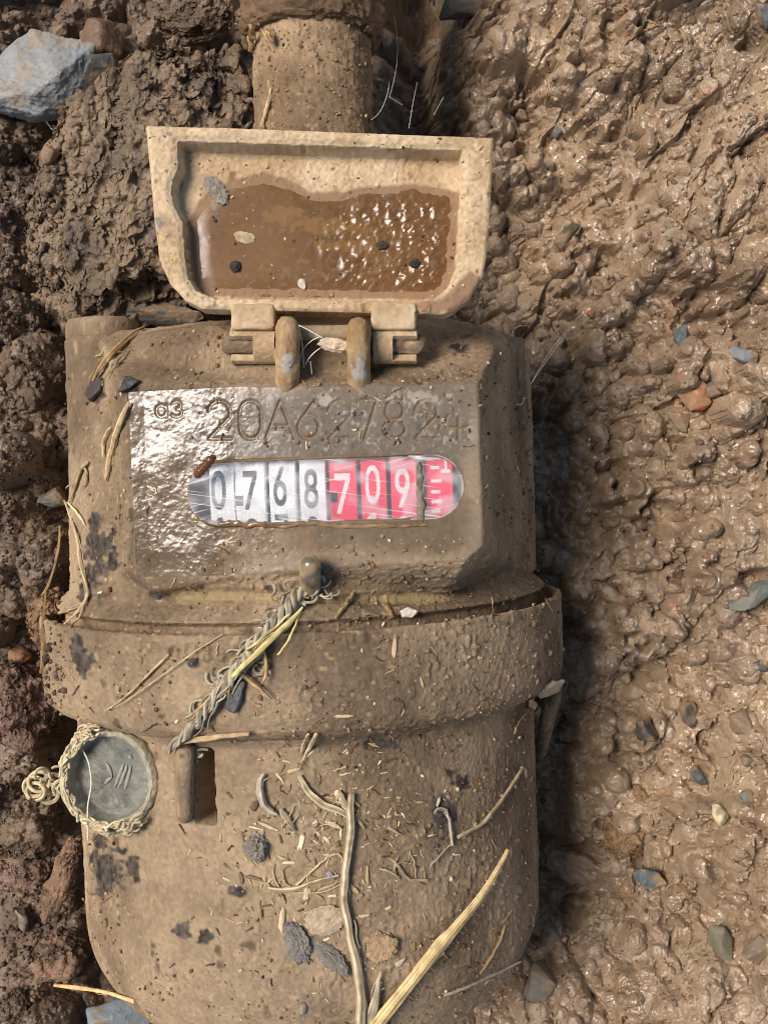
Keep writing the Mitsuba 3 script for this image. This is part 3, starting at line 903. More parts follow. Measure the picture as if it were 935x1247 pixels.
paint(500, (-.1, .03, .06, .131), .0006, .0020, .45, 307, .9, .2)
P[..., 2] = Z
Z += left * 0.0007 * (fbm(P, .0011, 214, 3) - .5) * 2 + right * .00034 * (fbm(P, .0010, 215, 2) - .5) * 2
P[..., 2] = Z
v_ = P.reshape(-1, 3)
f_ = tri(grid_faces(len(gx), len(gy)))
hid = ((np.abs(U) < .034) & (V > -.046) & (V < .055)).ravel()
f_ = f_[~hid[f_].all(1)]
lf = left.ravel()
c = lerp(lin(138, 118, 94), lin(164, 143, 117), sstep(.3, .7, fbm(v_, .018, 231, 3)))
c = lerp(c, lin(122, 98, 74), .7 * sstep(.55, .75, fbm(v_, .009, 232, 3)))
c = lerp(c, lin(168, 152, 130), .5 * sstep(.6, .8, noise(v_, .0035, 233)))
c = lerp(c, lin(112, 94, 76), .55 * sstep(.5, .7, fbm(v_, .025, 238, 3)))
c = lerp(c, lin(170, 122, 96), .45 * sstep(.74, .84, fbm(v_, .006, 239, 2)))
cl = lerp(lin(94, 78, 62), lin(126, 108, 88), sstep(.3, .7, fbm(v_, .012, 234, 3)))
cl = lerp(cl, lin(104, 78, 62), .4 * sstep(.58, .72, fbm(v_, .007, 235, 3)))
cl = lerp(cl, lin(98, 88, 82), .7 * sstep(.6, .75, fbm(v_, .005, 236, 3)))
c = lerp(c, cl, lf)
c = c * (0.86 + .28 * noise(v_, .0011, 237))[:, None]
v_, f_, c = compact(v_, f_, c)
add('ground', (v_, f_), MUD, True, np.clip(c, .01, .8))
labels['ground'] = {'kind': 'structure', 'label': 'wet brown mud floor and banks of the pit'}
big.append(v_[(np.abs(v_[:, 0]) < .1) & (np.abs(v_[:, 1]) < .132)])
ground_tree = cKDTree(v_[:, :2]); ground_z = v_[:, 2]


def rock(center, axes, rot, seed, sub=6, amp=(.18, .08, .03), scale=.5, rough_b=0.0):
    m = trimesh.creation.icosphere(subdivisions=sub)
    d = np.array(m.vertices)
    r = 1 + amp[0] * (meshkit.fbm(d / scale + seed * 7.7, 3, seed) - .5) * 2 + amp[1] * (meshkit.fbm(d / (scale * .3) + seed, 3, seed + 1) - .5) * 2 + amp[2] * (meshkit.fbm(d / (scale * .08) + seed, 3, seed + 2) - .5) * 2
    r += rough_b * (1 - np.abs(2 * meshkit.noise(d / (scale * .35) + seed * 3, seed + 5) - 1) - .5)
    v = d * r[:, None] * np.asarray(axes)
    ca, sa = math.cos(rot), math.sin(rot)
    v = v @ np.array([[ca, -sa, 0], [sa, ca, 0], [0, 0, 1]]).T + np.asarray(center)
    return v, np.array(m.faces)


def crust(v, f, seed, a=1.0):
    n_ = vnormals(v, f)
    if np.mean(np.einsum('ij,ij->i', n_, v - v.mean(0))) < 0:
        n_ = -n_
    return v + n_ * (a * (.0030 * (billow(v, .0065, seed) - .4) + .0016 * (billow(v, .0027, seed + 1) - .4) + .0012 * (fbm(v, .0016, seed + 2, 3) - .5)))[:, None]


# the big clod behind the lid
v_, f_ = rock(at(182, 242, .000), (.0325, .0225, .019), math.radians(62), 3, 7, (.22, .13, .05), .55, .05)
v_ = crust(v_, f_, 3)
c = lerp(lin(102, 88, 71), lin(132, 114, 92), sstep(.3, .7, fbm(v_, .009, 5, 3))) * (.8 + .4 * noise(v_, .0008, 6))[:, None]
c = lerp(c, lin(84, 76, 72), .6 * sstep(.6, .7, fbm(v_, .006, 8, 3)))
SOIL = material('soil', rough=.6, spec=.35, bump=mud_bump)
add(fresh('soil_clod'), (v_, f_), SOIL, True, c)
thing('soil_clod', 'largest dark crumbly clod of soil, behind the left end of the open lid', 'clod of soil')
big.append(v_)

# ------------------------------------------------------------------ the surface that small things lie on
BIN = 3.0
allp = np.vstack([np.asarray(b) for b in big])
q = pix(allp)
W_, H_ = int(935 / BIN) + 20, int(1247 / BIN) + 20
ix, iy = (q[:, 0] / BIN + 10).astype(int), (q[:, 1] / BIN + 10).astype(int)
ok = (ix >= 0) & (iy >= 0) & (ix < W_) & (iy < H_)
SURF = np.full((W_, H_), -9.0)
np.maximum.at(SURF, (ix[ok], iy[ok]), allp[ok, 2])
hole = SURF < -1
SURF = SURF[tuple(ndimage.distance_transform_edt(hole, return_distances=False, return_indices=True))]
del allp, q


def surf_z(px, py):
    return ndimage.map_coordinates(SURF, [np.asarray(px, float) / BIN + 9.5, np.asarray(py, float) / BIN + 9.5], order=1, mode='nearest')


def surf(px, py):
    """The point of the meter or the ground that the photograph shows at this pixel."""
    return at(px, py, float(surf_z([px], [py])[0]))


def surf_normal(px, py, e=7):
    a, b = surf(px + e, py) - surf(px - e, py), surf(px, py - e) - surf(px, py + e)
    n = np.cross(a, b)
    return n / np.linalg.norm(n)


def spline(pts, n):
    pts = np.asarray(pts, float)
    d = np.r_[0, np.cumsum(np.linalg.norm(np.diff(pts[:, :2], axis=0), axis=1))]
    t = np.linspace(0, d[-1], n)
    if len(pts) == 2:
        return np.c_[[np.interp(t, d, pts[:, k]) for k in range(pts.shape[1])]].T
    from scipy.interpolate import PchipInterpolator
    return PchipInterpolator(d, pts)(t)


def tube(points, radii, sides=8, flat=1.0, up=None, ridges=0.0, seed=0, twist=0.0):
    """A tapering stalk along the points; flat < 1 makes a blade; ridges gives it grooves along its length."""
    p = np.asarray(points, float)
    r = np.broadcast_to(np.asarray(radii, float), (len(p),))
    t = np.gradient(p, axis=0); t /= np.linalg.norm(t, axis=1, keepdims=True) + 1e-12
    up = np.array([0.05, 0.03, 1.0]) if up is None else np.asarray(up, float)
    a = np.cross(t, up); a /= np.linalg.norm(a, axis=1, keepdims=True) + 1e-12
    b = np.cross(a, t)
    ang = np.arange(sides) * 2 * np.pi / sides
    rs = np.random.default_rng(seed)
    g = 1 + ridges * (rs.random(sides) - .5)[None, :] * 2 + .5 * ridges * ndimage.gaussian_filter1d(rs.standard_normal((len(p), sides)), 4, axis=0) * 2
    an = ang[None, :] + twist * np.linspace(0, 1, len(p))[:, None]
    ca, sa = np.cos(an), np.sin(an) * flat
    v = p[:, None] + (r[:, None] * g)[..., None] * (ca[..., None] * a[:, None] + sa[..., None] * b[:, None])
    i, j = np.meshgrid(np.arange(len(p) - 1), np.arange(sides), indexing='ij')
    q = np.stack([i * sides + j, i * sides + (j + 1) % sides, (i + 1) * sides + (j + 1) % sides, (i + 1) * sides + j], -1).reshape(-1, 4)
    f = tri(q)
    v = np.vstack([v.reshape(-1, 3), p[:1], p[-1:]])
    n0 = len(p) * sides
    cap0 = np.array([[n0, (k + 1) % sides, k] for k in range(sides)])
    cap1 = np.array([[n0 + 1, n0 - sides + k, n0 - sides + (k + 1) % sides] for k in range(sides)])
    shade = np.r_[np.repeat(g[None, :, :], 1, 0).reshape(-1), 1, 1]
    return v, np.vstack([f, cap0, cap1])[:, ::-1], shade


PXM = 6900.0


def lay(path, widths, lift=0.0, n=50, stiff=6, wob=0.0, seed=0):
    """Centre line and radii of a stalk that lies on what is below it: path and widths in picture pixels."""
    w = spline(np.c_[np.asarray(path, float), np.interp(np.linspace(0, 1, len(path)), np.linspace(0, 1, len(widths)), widths)], n)
    xy = w[:, :2].copy()
    if wob:
        rs = np.random.default_rng(seed)
        xy += ndimage.gaussian_filter1d(rs.standard_normal((n, 2)), 3, axis=0) * wob * 3
    r = w[:, 2] / 2 / PXM
    z = surf_z(xy[:, 0], xy[:, 1])
    if stiff:
        z = ndimage.gaussian_filter1d(ndimage.maximum_filter1d(z, stiff, mode='nearest'), stiff / 2, mode='nearest')
    z = z + r * .8 + lift
    return np.array([at(a, b, c_) for (a, b), c_ in zip(xy, z)]), r


def fibre_colour(v, shade, c0, c1, seed=0, dirty=.35):
    c = lerp(c0, c1, sstep(.75, 1.25, shade)) * (.62 + .7 * noise(v, .0010, seed))[:, None]
    return np.clip(lerp(c, C_DUST * .8, dirty * sstep(.5, .75, fbm(v, .003, seed + 3, 3))), .01, .9)


STRAW0, STRAW1 = lin(168, 138, 84), lin(232, 208, 150)
PALE0, PALE1 = lin(142, 124, 96), lin(204, 186, 150)
GREY0, GREY1 = lin(120, 110, 92), lin(196, 186, 160)
ROOT0, ROOT1 = lin(120, 94, 62), lin(190, 162, 116)


def stalk(name, label, path, widths, cols=(PALE0, PALE1), cat='straw', flat=.7, lift=0.0, sides=12, ridges=.22, n=60, stiff=8, wob=.4, extra=(), dirty=.45, parent=None, thin=.78, fray=4):
    key = fresh(name) if parent is None else fresh(parent + '__' + name)
    seed = len(scene)
    pieces, fr = [], np.random.default_rng(seed)
    extra = list(extra)
    if parent is None and len(path) > 2:
        P_ = spline(np.asarray(path, float), 40)
        D_ = np.gradient(P_, axis=0); D_ /= np.linalg.norm(D_, axis=1, keepdims=True) + 1e-9
        for _ in range(fray):
            a0 = fr.integers(0, 24); b0 = min(39, a0 + fr.integers(9, 24)); m0 = (a0 + b0) // 2
            wd = np.interp(m0 / 39, np.linspace(0, 1, len(widths)), widths)
            o = fr.normal(0, .30, 3) * wd
            pts = [P_[k_] + np.array([-D_[k_, 1], D_[k_, 0]]) * o_ for k_, o_ in zip((a0, m0, b0), o)]
            extra.append((pts, [max(1.0, wd * fr.uniform(.12, .3)), max(.8, wd * .1)], .8))
    for pth, w, fl in [(path, widths, flat)] + list(extra):
        p, r = lay(pth, np.asarray(w) * thin, lift, n, stiff, wob, seed + len(pieces))
        pieces.append(tube(p, r, sides, fl, None, ridges, seed + len(pieces)))
    off, vs, fs, sh = 0, [], [], []
    for v, f, s_ in pieces:
        vs.append(v); fs.append(f + off); sh.append(s_); off += len(v)
    v, f, s_ = np.vstack(vs), np.vstack(fs), np.concatenate(sh)
    add(key, (v, f), FIBRE, 50 if False else True, fibre_colour(v, s_, *cols, seed, dirty))
    if parent is None:
        thing(key, label, cat)
    return key


# straw and stems on the lower body
hairs = [([(x, y), (x + 7 + 3 * (i % 3), y + 6 + 4 * (i % 2))], [1.3, .5], 1.0) for i, (x, y) in enumerate(zip(np.linspace(606, 478, 20), np.interp(np.linspace(606, 478, 20), [462, 505, 545, 590, 617], [1247, 1190, 1140, 1085, 1037])))]
k = stalk('straw_stalk', 'bright yellow straw stalk leaning across the bottom of the meter, spiky along one side', [(618, 1035), (592, 1082), (547, 1138), (507, 1188), (462, 1244), (448, 1264)], [6, 10, 14, 16, 18, 18], (lin(176, 142, 84), lin(234, 212, 160)), lift=.0016, sides=18, n=90, stiff=14, wob=.2, dirty=.1,
          extra=[([(612, 1052), (575, 1110), (520, 1180), (480, 1228)], [3, 5, 6, 5], .8)])
for i, (pt, w, fl) in enumerate(hairs):
    stalk('hair', '', pt, w, (lin(190, 150, 78), lin(246, 224, 160)), lift=.0019, sides=5, n=6, stiff=0, wob=0, parent=k)
stalk('weed_stalk', 'thick pale dry stem lying lengthwise down the lower body, split along its grain', [(427, 968), (427, 1000), (421, 1050), (418, 1092), (424, 1130), (434, 1180), (439, 1215), (436, 1264)], [9, 13, 13, 13, 13, 14, 16, 17], (lin(140, 122, 92), lin(228, 212, 176)), 'stem', (.7), .0006, 16, .2, 110, 10, .7, dirty=.4,
      extra=[([(430, 1120), (440, 1180), (446, 1230)], [3, 4, 3], .7), ([(410, 965), (418, 975), (424, 992)], [9, 10, 6], .6)])
stalk('leaf_strip', 'narrow curled pale leaf strip beside the top of the thick dry stem', [(364, 944), (374, 962), (392, 978), (412, 987), (424, 994)], [5, 8, 10, 9, 6], (PALE0, lin(230, 216, 180)), 'leaf', .35, .0006)
stalk('dry_leaf', 'flat greyish dry blade at the bottom edge between the dry stem and the yellow straw', [(463, 1182), (459, 1208), (452, 1235), (443, 1264)], [4, 8, 15, 18], (lin(150, 138, 112), lin(206, 196, 166)), 'leaf', .3, .0008)
stalk('root_tuft', 'cream bristly root lying across the lower body left of the thick dry stem', [(326, 1082), (350, 1084), (380, 1074), (412, 1066)], [6, 8, 6, 4], (PALE0, lin(232, 214, 170)), 'root', .7, .0004,
      extra=[([(340, 1080), (333, 1065), (335, 1052)], [3, 2, 1], 1), ([(352, 1080), (344, 1062), (352, 1054)], [3, 2, 1], 1), ([(360, 1078), (380, 1060), (398, 1046)], [4, 4, 2], 1), ([(395, 1046), (412, 1040), (418, 1050)], [3, 3, 2], 1), ([(345, 1086), (385, 1087), (416, 1076)], [2, 2, 1.5], 1), ([(330, 1085), (322, 1076), (316, 1082)], [4, 2, 1], 1)])
stalk('leaf_curl', 'small grey white curled leaf left of the leaf strip', [(322, 942), (316, 955), (318, 972), (330, 988), (338, 992)], [4, 9, 11, 9, 4], (GREY0, lin(214, 204, 178)), 'leaf', .5, .0009)
stalk('chaff', 'bristly pale chaff just below the small curled leaf', [(342, 984), (350, 998), (360, 1012)], [5, 9, 3], (GREY0, PALE1), 'chaff', .5, .0006,
      extra=[([(352, 994), (358, 982)], [3, 1], 1), ([(348, 1000), (342, 1010)], [3, 1], 1), ([(356, 1003), (363, 993)], [3, 1], 1)])
stalk('seed_husk', 'open brown seed husk under the middle of the collar', [(386, 893), (380, 905), (372, 920), (364, 938)], [5, 8, 4, 2], (ROOT0, PALE1), 'husk', .5, .0006, extra=[([(376, 893), (370, 905), (366, 920)], [3, 4, 2], .6)])
stalk('root_hook', 'pale hooked root on the right flank of the lower body', [(640, 946), (637, 936), (628, 948), (612, 972), (590, 1000), (572, 1012), (557, 1020)], [4, 5, 5, 5, 6, 6, 5], (GREY0, PALE1), 'root', .9, .0006)
stalk('white_root', 'short whitish upright root end right of the middle of the lower body', [(543, 985), (548, 1005), (549, 1030)], [4, 6, 5], (GREY0, lin(220, 208, 184)), 'root', .9, .0006, extra=[([(545, 992), (535, 985), (528, 990)], [5, 5, 3], .7), ([(548, 1028), (535, 1042), (522, 1056)], [3, 3, 2], 1)])
stalk('fine_root', 'tangle of fine cream roots right of the thick dry stem', [(480, 1046), (488, 1060), (502, 1072), (520, 1072)], [3, 4, 4, 3], (PALE0, PALE1), 'root', .9, .0003,
      extra=[([(484, 1044), (480, 1058), (486, 1072)], [2, 3, 2], 1), ([(500, 1040), (505, 1056), (506, 1072)], [2, 2, 2], 1), ([(478, 1064), (490, 1050), (500, 1052)], [2, 2, 1], 1), ([(462, 1058), (475, 1062), (486, 1068)], [3, 4, 3], 1)])
stalk('dry_grass', 'thin dry grass blade low on the right flank near the yellow straw tip', [(622, 1108), (606, 1128), (594, 1134)], [3, 3, 2], (ROOT0, ROOT1), 'grass', .6, .0005)
stalk('dry_grass', 'long thin grass blade on the dark lower right flank', [(615, 1126), (606, 1150), (592, 1174), (584, 1186)], [3, 4, 4, 2], (ROOT0, ROOT1), 'grass', .6, .0005)
stalk('twig', 'grey twig at the foot of the lower right flank, reaching into the mud', [(634, 1172), (600, 1188), (574, 1200), (540, 1213)], [4, 6, 6, 5], (GREY0, lin(170, 156, 130)), 'twig', .9, .002, stiff=20)
stalk('straw_stalk', 'flat orange yellow straw on the soil in the bottom left corner', [(66, 1200), (100, 1204), (135, 1210), (163, 1219)], [7, 9, 10, 8], (lin(186, 140, 84), lin(240, 204, 146)), 'straw', .4, .0012, stiff=24)
stalk('leaf_scrap', 'torn triangular leaf scrap hanging under the right end of the collar', [(646, 852), (654, 866), (662, 884), (674, 908)], [6, 17, 12, 3], (lin(140, 110, 80), lin(206, 184, 146)), 'leaf', .35, .0015, stiff=4, extra=[([(640, 870), (630, 882), (626, 894)], [2, 2, 3], 1), ([(672, 905), (660, 940), (650, 972)], [1.6, 1.6, 1.2], 1)])
# round the head
stalk('straw_sliver', 'pale straw sliver lying left of the engraved face plate', [(158, 490), (146, 515), (137, 545), (128, 586)], [4, 8, 9, 4], (lin(170, 140, 96), lin(228, 206, 160)), 'straw', .5, .0006, extra=[([(136, 520), (126, 540), (126, 556)], [3, 5, 3], .6)])
stalk('root_bundle', 'brown bundle of roots curving over the left shoulder of the head', [(176, 398), (150, 416), (128, 440), (112, 468)], [4, 7, 8, 4], (ROOT0, ROOT1), 'root', .7, .0006, extra=[([(168, 404), (146, 424), (122, 452)], [3, 4, 3], 1), ([(160, 420), (140, 444), (128, 460)], [2, 3, 2], 1), ([(150, 428), (126, 436), (108, 470)], [2, 2, 2], 1)])
stalk('root_curl', 'curled pale root tuft halfway down the left edge of the head', [(108, 562), (96, 575), (92, 590), (84, 612)], [5, 9, 8, 4], (ROOT0, PALE1), 'root', .6, .0006, extra=[([(100, 566), (106, 578), (98, 596)], [3, 4, 2], 1), ([(90, 588), (80, 596), (76, 606)], [3, 3, 2], 1)])
stalk('pale_root', 'long cream root running down beside the dark bare patch on the left', [(78, 610), (88, 636), (96, 664), (99, 692), (106, 722), (96, 742), (78, 760)], [3, 5, 5, 4, 5, 4, 3], (PALE0, lin(226, 204, 160)), 'root', .9, .0006, extra=[([(106, 722), (98, 748), (84, 764)], [3, 3, 2], 1), ([(100, 735), (84, 742), (66, 748)], [4, 6, 4], .8), ([(104, 640), (92, 622), (82, 612)], [2, 4, 2], .6)])
stalk('side_root', 'loose root against the left side of the head just above the collar', [(74, 640), (72, 668), (66, 692), (56, 718), (42, 740)], [4, 5, 4, 6, 4], (ROOT0, ROOT1), 'root', .9, .001, stiff=24, extra=[([(56, 718), (54, 740), (52, 760), (52, 800), (50, 820)], [4, 4, 5, 6, 5], .8)])
stalk('grass_thread', 'fine straw coloured thread slanting over the left half of the collar', [(206, 797), (190, 812), (160, 842), (128, 866)], [3, 2.5, 2.5, 2], (ROOT1, PALE1), 'grass', 1, .0004, extra=[([(272, 772), (220, 806), (180, 836), (140, 862)], [1.6, 1.6, 1.6, 1.4], 1)])
stalk('twig', 'pale brown twig lying level across the top of the slot', [(214, 905), (245, 900), (275, 896), (304, 894)], [6, 8, 7, 5], (ROOT0, lin(196, 170, 130)), 'twig', .9, .0014, stiff=20)
stalk('pipe_straw', 'tiny straw bit standing against the supply pipe above the lid', [(331, 108), (325, 130), (318, 155)], [3, 5, 5], (ROOT1, PALE1), 'straw', .7, .0006, stiff=4)
stalk('leaf_scrap', 'two dry leaf scraps wedged left of the coupling nut', [(322, 36), (328, 44), (332, 52)], [9, 14, 6], (ROOT0, ROOT1), 'leaf', .4, .002, extra=[([(305, 30), (306, 46), (304, 62)], [6, 14, 8], .4)])
stalk('straw_bits', 'two straw slivers on the flange just right of the brass pin', [(430, 722), (418, 738), (408, 752)], [5, 7, 4], (ROOT0, ROOT1), 'straw', .5, .0006, extra=[([(466, 733), (472, 742), (478, 752)], [4, 6, 4], .6)])
stalk('grass_hook', 'hooked fine root hanging over the right end of the collar gap', [(655, 716), (664, 730), (672, 745)], [2, 2, 2], (ROOT0, ROOT1), 'root', 1, .0005, extra=[([(598, 728), (600, 742), (596, 752)], [2, 2, 2], 1), ([(622, 742), (624, 756), (616, 766)], [2, 2, 2], 1)])
stalk('mud_straw', 'thin pale straw on the wet mud right of the lid', [(663, 98), (665, 112), (661, 130)], [2.5, 3, 2.5], (PALE0, PALE1), 'straw', .8, .0003, extra=[([(661, 134), (672, 148), (678, 156)], [2, 2, 1.5], 1)])
stalk('mud_straw', 'brown straw bit high on the mud bank', [(768, 48), (786, 36), (803, 30)], [2, 2.5, 2], (ROOT0, ROOT1), 'straw', .8, .0003, extra=[([(786, 24), (803, 31)], [2, 2], 1)])
stalk('mud_straw', 'pale straw splinter in the mud left of the dark hollow', [(722, 32), (736, 42), (744, 48)], [2, 3, 2], (ROOT0, ROOT1), 'straw', .8, .0003)

# dirt round the counter window, and the bright edge of its lens
sm = np.array([(510, 562, 3), (510, 575, 6), (511, 600, 7), (513, 618, 8), (510, 634, 8)], float)
xy = spline(sm, 60); pts_ = np.array([at(a, b, float(surf_z([a], [b])[0]) + .0001) for a, b, _ in xy])
v, f, s_ = tube(pts_, xy[:, 2] / 2 / PXM, 16, .35, None, .15, 3)
v = v + (fbm(v, .0012, 5, 3) - .5)[:, None] * np.array([.0007, .0003, .0007])
add('mud_smear', (v, f), DUST, True, lerp(lin(104, 94, 80), lin(160, 146, 122), noise(v, .0007, 3)))
thing('mud_smear', 'grey smear of dried mud across the window just left of the tick marks', 'mud')
sm = np.array([(236, 630, 3), (252, 636, 5), (290, 638, 7), (340, 640, 6), (380, 637, 6), (420, 641, 6), (480, 641, 5), (520, 640, 4)], float)
xy = spline(sm, 160); pts_ = np.array([at(a, b, float(surf_z([a], [b + 2])[0]) - .0001) for a, b, _ in xy])
v, f, s_ = tube(pts_, xy[:, 2] / 2 / PXM, 14, .8, None, .12, 4)
v = v + (fbm(v, .0016, 15, 3) - .5)[:, None] * np.array([.0002, .0012, .0006])
add('mud_lip', (v, f), WETPLATE, True, lerp(lin(98, 74, 46), lin(136, 108, 72), noise(v, .0012, 3)))
thing('mud_lip', 'wet brown lip of mud along the lower edge of the counter window', 'mud')
st_ = stadium(60, -.0001); st_ = st_[(st_[:, 0] > WC[0] + WL - .004)]
o_ = np.argsort(np.arctan2(st_[:, 1] - WC[1], st_[:, 0] - (WC[0] + WL - .005)))
st_ = st_[o_]
v, f, s_ = tube(to_world(np.c_[st_, lens_w(st_[:, 0]) - .00002]), .00016, 8)
add('water_meter__window__edge', (v, f), material('lens_edge', base=(.42, .33, .30), rough=.25), True)

# ------------------------------------------------------------------ cord and seal
def curly(cx, cy, rx, ry, n, w, seed, turns=.8, lift=.0006):
    rs = np.random.default_rng(seed)
    out = []
    for _ in range(n):
        a0 = rs.uniform(0, 6.28); t = np.linspace(0, rs.uniform(.4, 1) * turns * 6.28, 7)
        x0, y0, r_ = cx + rs.normal(0, rx), cy + rs.normal(0, ry), rs.uniform(4, 12)
        pth = np.c_[x0 + np.cos(a0 + t) * r_ + t * rs.normal(0, 1.2), y0 + np.sin(a0 + t) * r_ * .7 + t * rs.normal(0, 1.2)]
        out.append((pth, [w * rs.uniform(.6, 1.2)] * 3, 1.0))
    return out


CORD0, CORD1 = lin(116, 107, 86), lin(194, 186, 162)
cl, cr = lay([(384, 712), (366, 722), (345, 748), (318, 778), (298, 804), (276, 830), (256, 858), (236, 884), (218, 902), (208, 914)], [15, 17, 16, 15, 13, 12, 12, 12, 11, 9], .0010, 160, 14)
tl = np.gradient(cl, axis=0); tl /= np.linalg.norm(tl, axis=1, keepdims=True)
sidev = np.cross(tl, [0, 0, 1.0]); upv = np.cross(sidev, tl)
for k_ in range(3):
    ph = np.linspace(0, 2 * np.pi * 7, 160) + k_ * 2 * np.pi / 3 + 1.5 * ndimage.gaussian_filter1d(np.random.default_rng(k_ + 70).standard_normal(160), 9) * 2
    pts_ = cl + (cr * (.62 + .9 * ndimage.gaussian_filter1d(np.random.default_rng(k_ + 80).standard_normal(160), 6)))[:, None] * (np.cos(ph)[:, None] * sidev + np.sin(ph)[:, None] * upv * .8)
    v, f, s_ = tube(pts_, cr * .52, 10, 1, None, .22, 400 + k_, 8)
    add(fresh('seal_cord__strand'), (v, f), FIBRE, True, fibre_colour(v, s_, CORD0, CORD1, 40 + k_, .6))
for (cx, cy, rx, ry, n_, sd_) in ((372, 722, 14, 8, 12, 1), (345, 735, 12, 8, 10, 2), (320, 770, 9, 8, 6, 3), (395, 715, 6, 8, 5, 4), (238, 925, 6, 7, 4, 5), (300, 798, 6, 8, 7, 6), (272, 834, 5, 8, 7, 7), (250, 866, 5, 7, 5, 8), (335, 756, 8, 8, 8, 9), (318, 812, 6, 12, 6, 10)):
    for pth, w, fl in curly(cx, cy, rx, ry, n_, 4.5, sd_):
        stalk('loose_fibre', '', pth, w, (CORD0, CORD1), lift=.0006 + .001 * (cy > 700 and cx > 330), sides=7, n=26, stiff=6, wob=.2, parent='seal_cord')
cp = np.array([(384, 712), (366, 722), (345, 748), (318, 778), (298, 804), (276, 830), (256, 858), (236, 884), (218, 902)], float)
rs = np.random.default_rng(31)
for i in range(46):
    t0 = rs.uniform(0, .8); tq = np.linspace(t0, min(1, t0 + rs.uniform(.08, .28)), 6)
    pth = np.c_[np.interp(tq, np.linspace(0, 1, 9), cp[:, 0]), np.interp(tq, np.linspace(0, 1, 9), cp[:, 1])]
    o1, o2 = rs.normal(0, 5 if t0 > .3 else 8), rs.normal(0, 8)
    pth = pth + np.c_[np.linspace(o1, o2, 6), np.linspace(o1, o2, 6)] * .7 + rs.normal(0, 1.2, (6, 2))
    stalk('loose_fibre', '', pth, [rs.uniform(2, 4.5), rs.uniform(1, 3)], (CORD0, CORD1) if i % 3 else (ROOT0, ROOT1), lift=rs.uniform(.0008, .0024), sides=6, n=20, stiff=6, wob=.4, parent='seal_cord')
thing('seal_cord', 'grey twisted cord running from the brass pin down across the collar to the slot', 'cord')
stalk('straw_stalk', 'long split straw tucked along the twisted seal cord', [(368, 740), (345, 765), (318, 790), (292, 815), (282, 824)], [3, 8, 9, 7, 5], (lin(176, 152, 92), lin(232, 216, 150)), 'straw', .5, .0034, stiff=16, extra=[([(366, 744), (352, 778), (338, 798)], [2, 4, 3], .8), ([(352, 748), (330, 768), (300, 792)], [3, 4, 3], .6)])
stalk('twig', 'thin brown twig poking out right of the twisted cord on the collar', [(286, 815), (304, 828), (318, 840), (330, 852)], [5, 5, 4, 2], (ROOT0, ROOT1), 'twig', .9, .0016, extra=[([(320, 790), (324, 815), (320, 832)], [3, 5, 3], .6), ([(300, 812), (315, 800), (325, 786)], [5, 6, 4], .7)])


def flake(key, outline_px, label, cat, col, lift=.0006, thick=.0007, mat=None, tilt=.3, seed=0, amp=.0003):
    """A thin chip with an uneven face lying on the surface."""
    P2 = np.array(outline_px, float)
    cen = P2.mean(0)
    c3 = surf(*cen); nrm = surf_normal(*cen, e=9); nrm = nrm * (1 - tilt) + np.array([-.3, .2, 1]) * tilt; nrm /= np.linalg.norm(nrm)
    e1 = np.cross([0, 1, 0], nrm); e1 /= np.linalg.norm(e1); e2 = np.cross(nrm, e1)
    kx = (CAM - c3[2]) / CAM / MS
    loc_ = (P2 - cen) * np.array([kx, -kx])
    r_ = np.random.default_rng(seed + 5)
    pts_ = []
    for h, sc in ((0, 1.0), (thick * .7, 1.03), (thick, .86)):
        for a, b in loc_:
            pts_.append(c3 + e1 * a * sc / max(.5, abs(e1[0])) + e2 * b * sc / max(.5, abs(e2[1])) + nrm * (lift * .2 + h * r_.uniform(.8, 1.2)))
    m = trimesh.convex.convex_hull(np.array(pts_))
    m = refined(m, .0004)
    v = np.array(m.vertices) + m.vertex_normals * (amp * 2 * (fbm(m.vertices, .0014, seed, 3) - .5))[:, None]
    c = lerp(np.asarray(col) * .75, np.asarray(col) * 1.2, fbm(v, .0014, seed + 1, 3))
    add(key, (v, np.array(m.faces)), mat or STONE, 35 if False else True, np.clip(c, .005, .9))
    thing(key, label, cat)


def lump(name, label, cat, px, py, w, h, ang, col, seed, hgt=.5, amp=(.45, .35, .22), mat=None, rb=.05):
    z = surf(px, py)
    k = (CAM - z[2]) / CAM / MS
    v, f = rock(z + [0, 0, min(w, h) / 2 * k * hgt * .5], (w / 2 * k, h / 2 * k, min(w, h) / 2 * k * hgt), math.radians(ang), seed, 5 if w * h > 200 else 4, np.array(amp) * .75, .6, rb)
    key = fresh(name)
    add(key, (v, f), mat or DUST, True, lerp(np.asarray(col) * .65, np.asarray(col) * 1.25, noise(v, .0007, seed)))
    thing(key, label, cat)


flake(fresh('dark_flake'), [(284, 826), (300, 830), (296, 852), (288, 868), (276, 862), (280, 840)], 'glittering dark grey flake lodged right of the twisted cord', 'flake', lin(84, 84, 86), .002, .0009, seed=3)
flake(fresh('dark_flake'), [(112, 466), (127, 462), (128, 478), (116, 490), (108, 482)], 'dark pitted flake below the root bundle on the left shoulder', 'flake', lin(70, 64, 60), .001, .0009, seed=4)
flake(fresh('dark_flake'), [(152, 458), (172, 464), (160, 474), (148, 478)], 'black flake at the upper left corner of the face plate', 'flake', lin(54, 52, 54), .0006, .0005, seed=5)
lump('pale_flake', 'flat pale tan flake of mud left of the thick dry stem', 'flake', 396, 1120, 46, 34, 12, lin(178, 160, 134), 6, .22, (.3, .3, .12))
lump('pale_flake', 'crumbling tan flake right of the thick dry stem', 'flake', 461, 1153, 40, 32, 10, lin(166, 142, 108), 7, .25, (.5, .5, .3))
lump('grey_lump', 'blue grey lint lump with a dark shadow, below the small curled leaf', 'lump', 312, 1031, 26, 28, 10, lin(138, 132, 120), 8, .8, (.6, .5, .3))
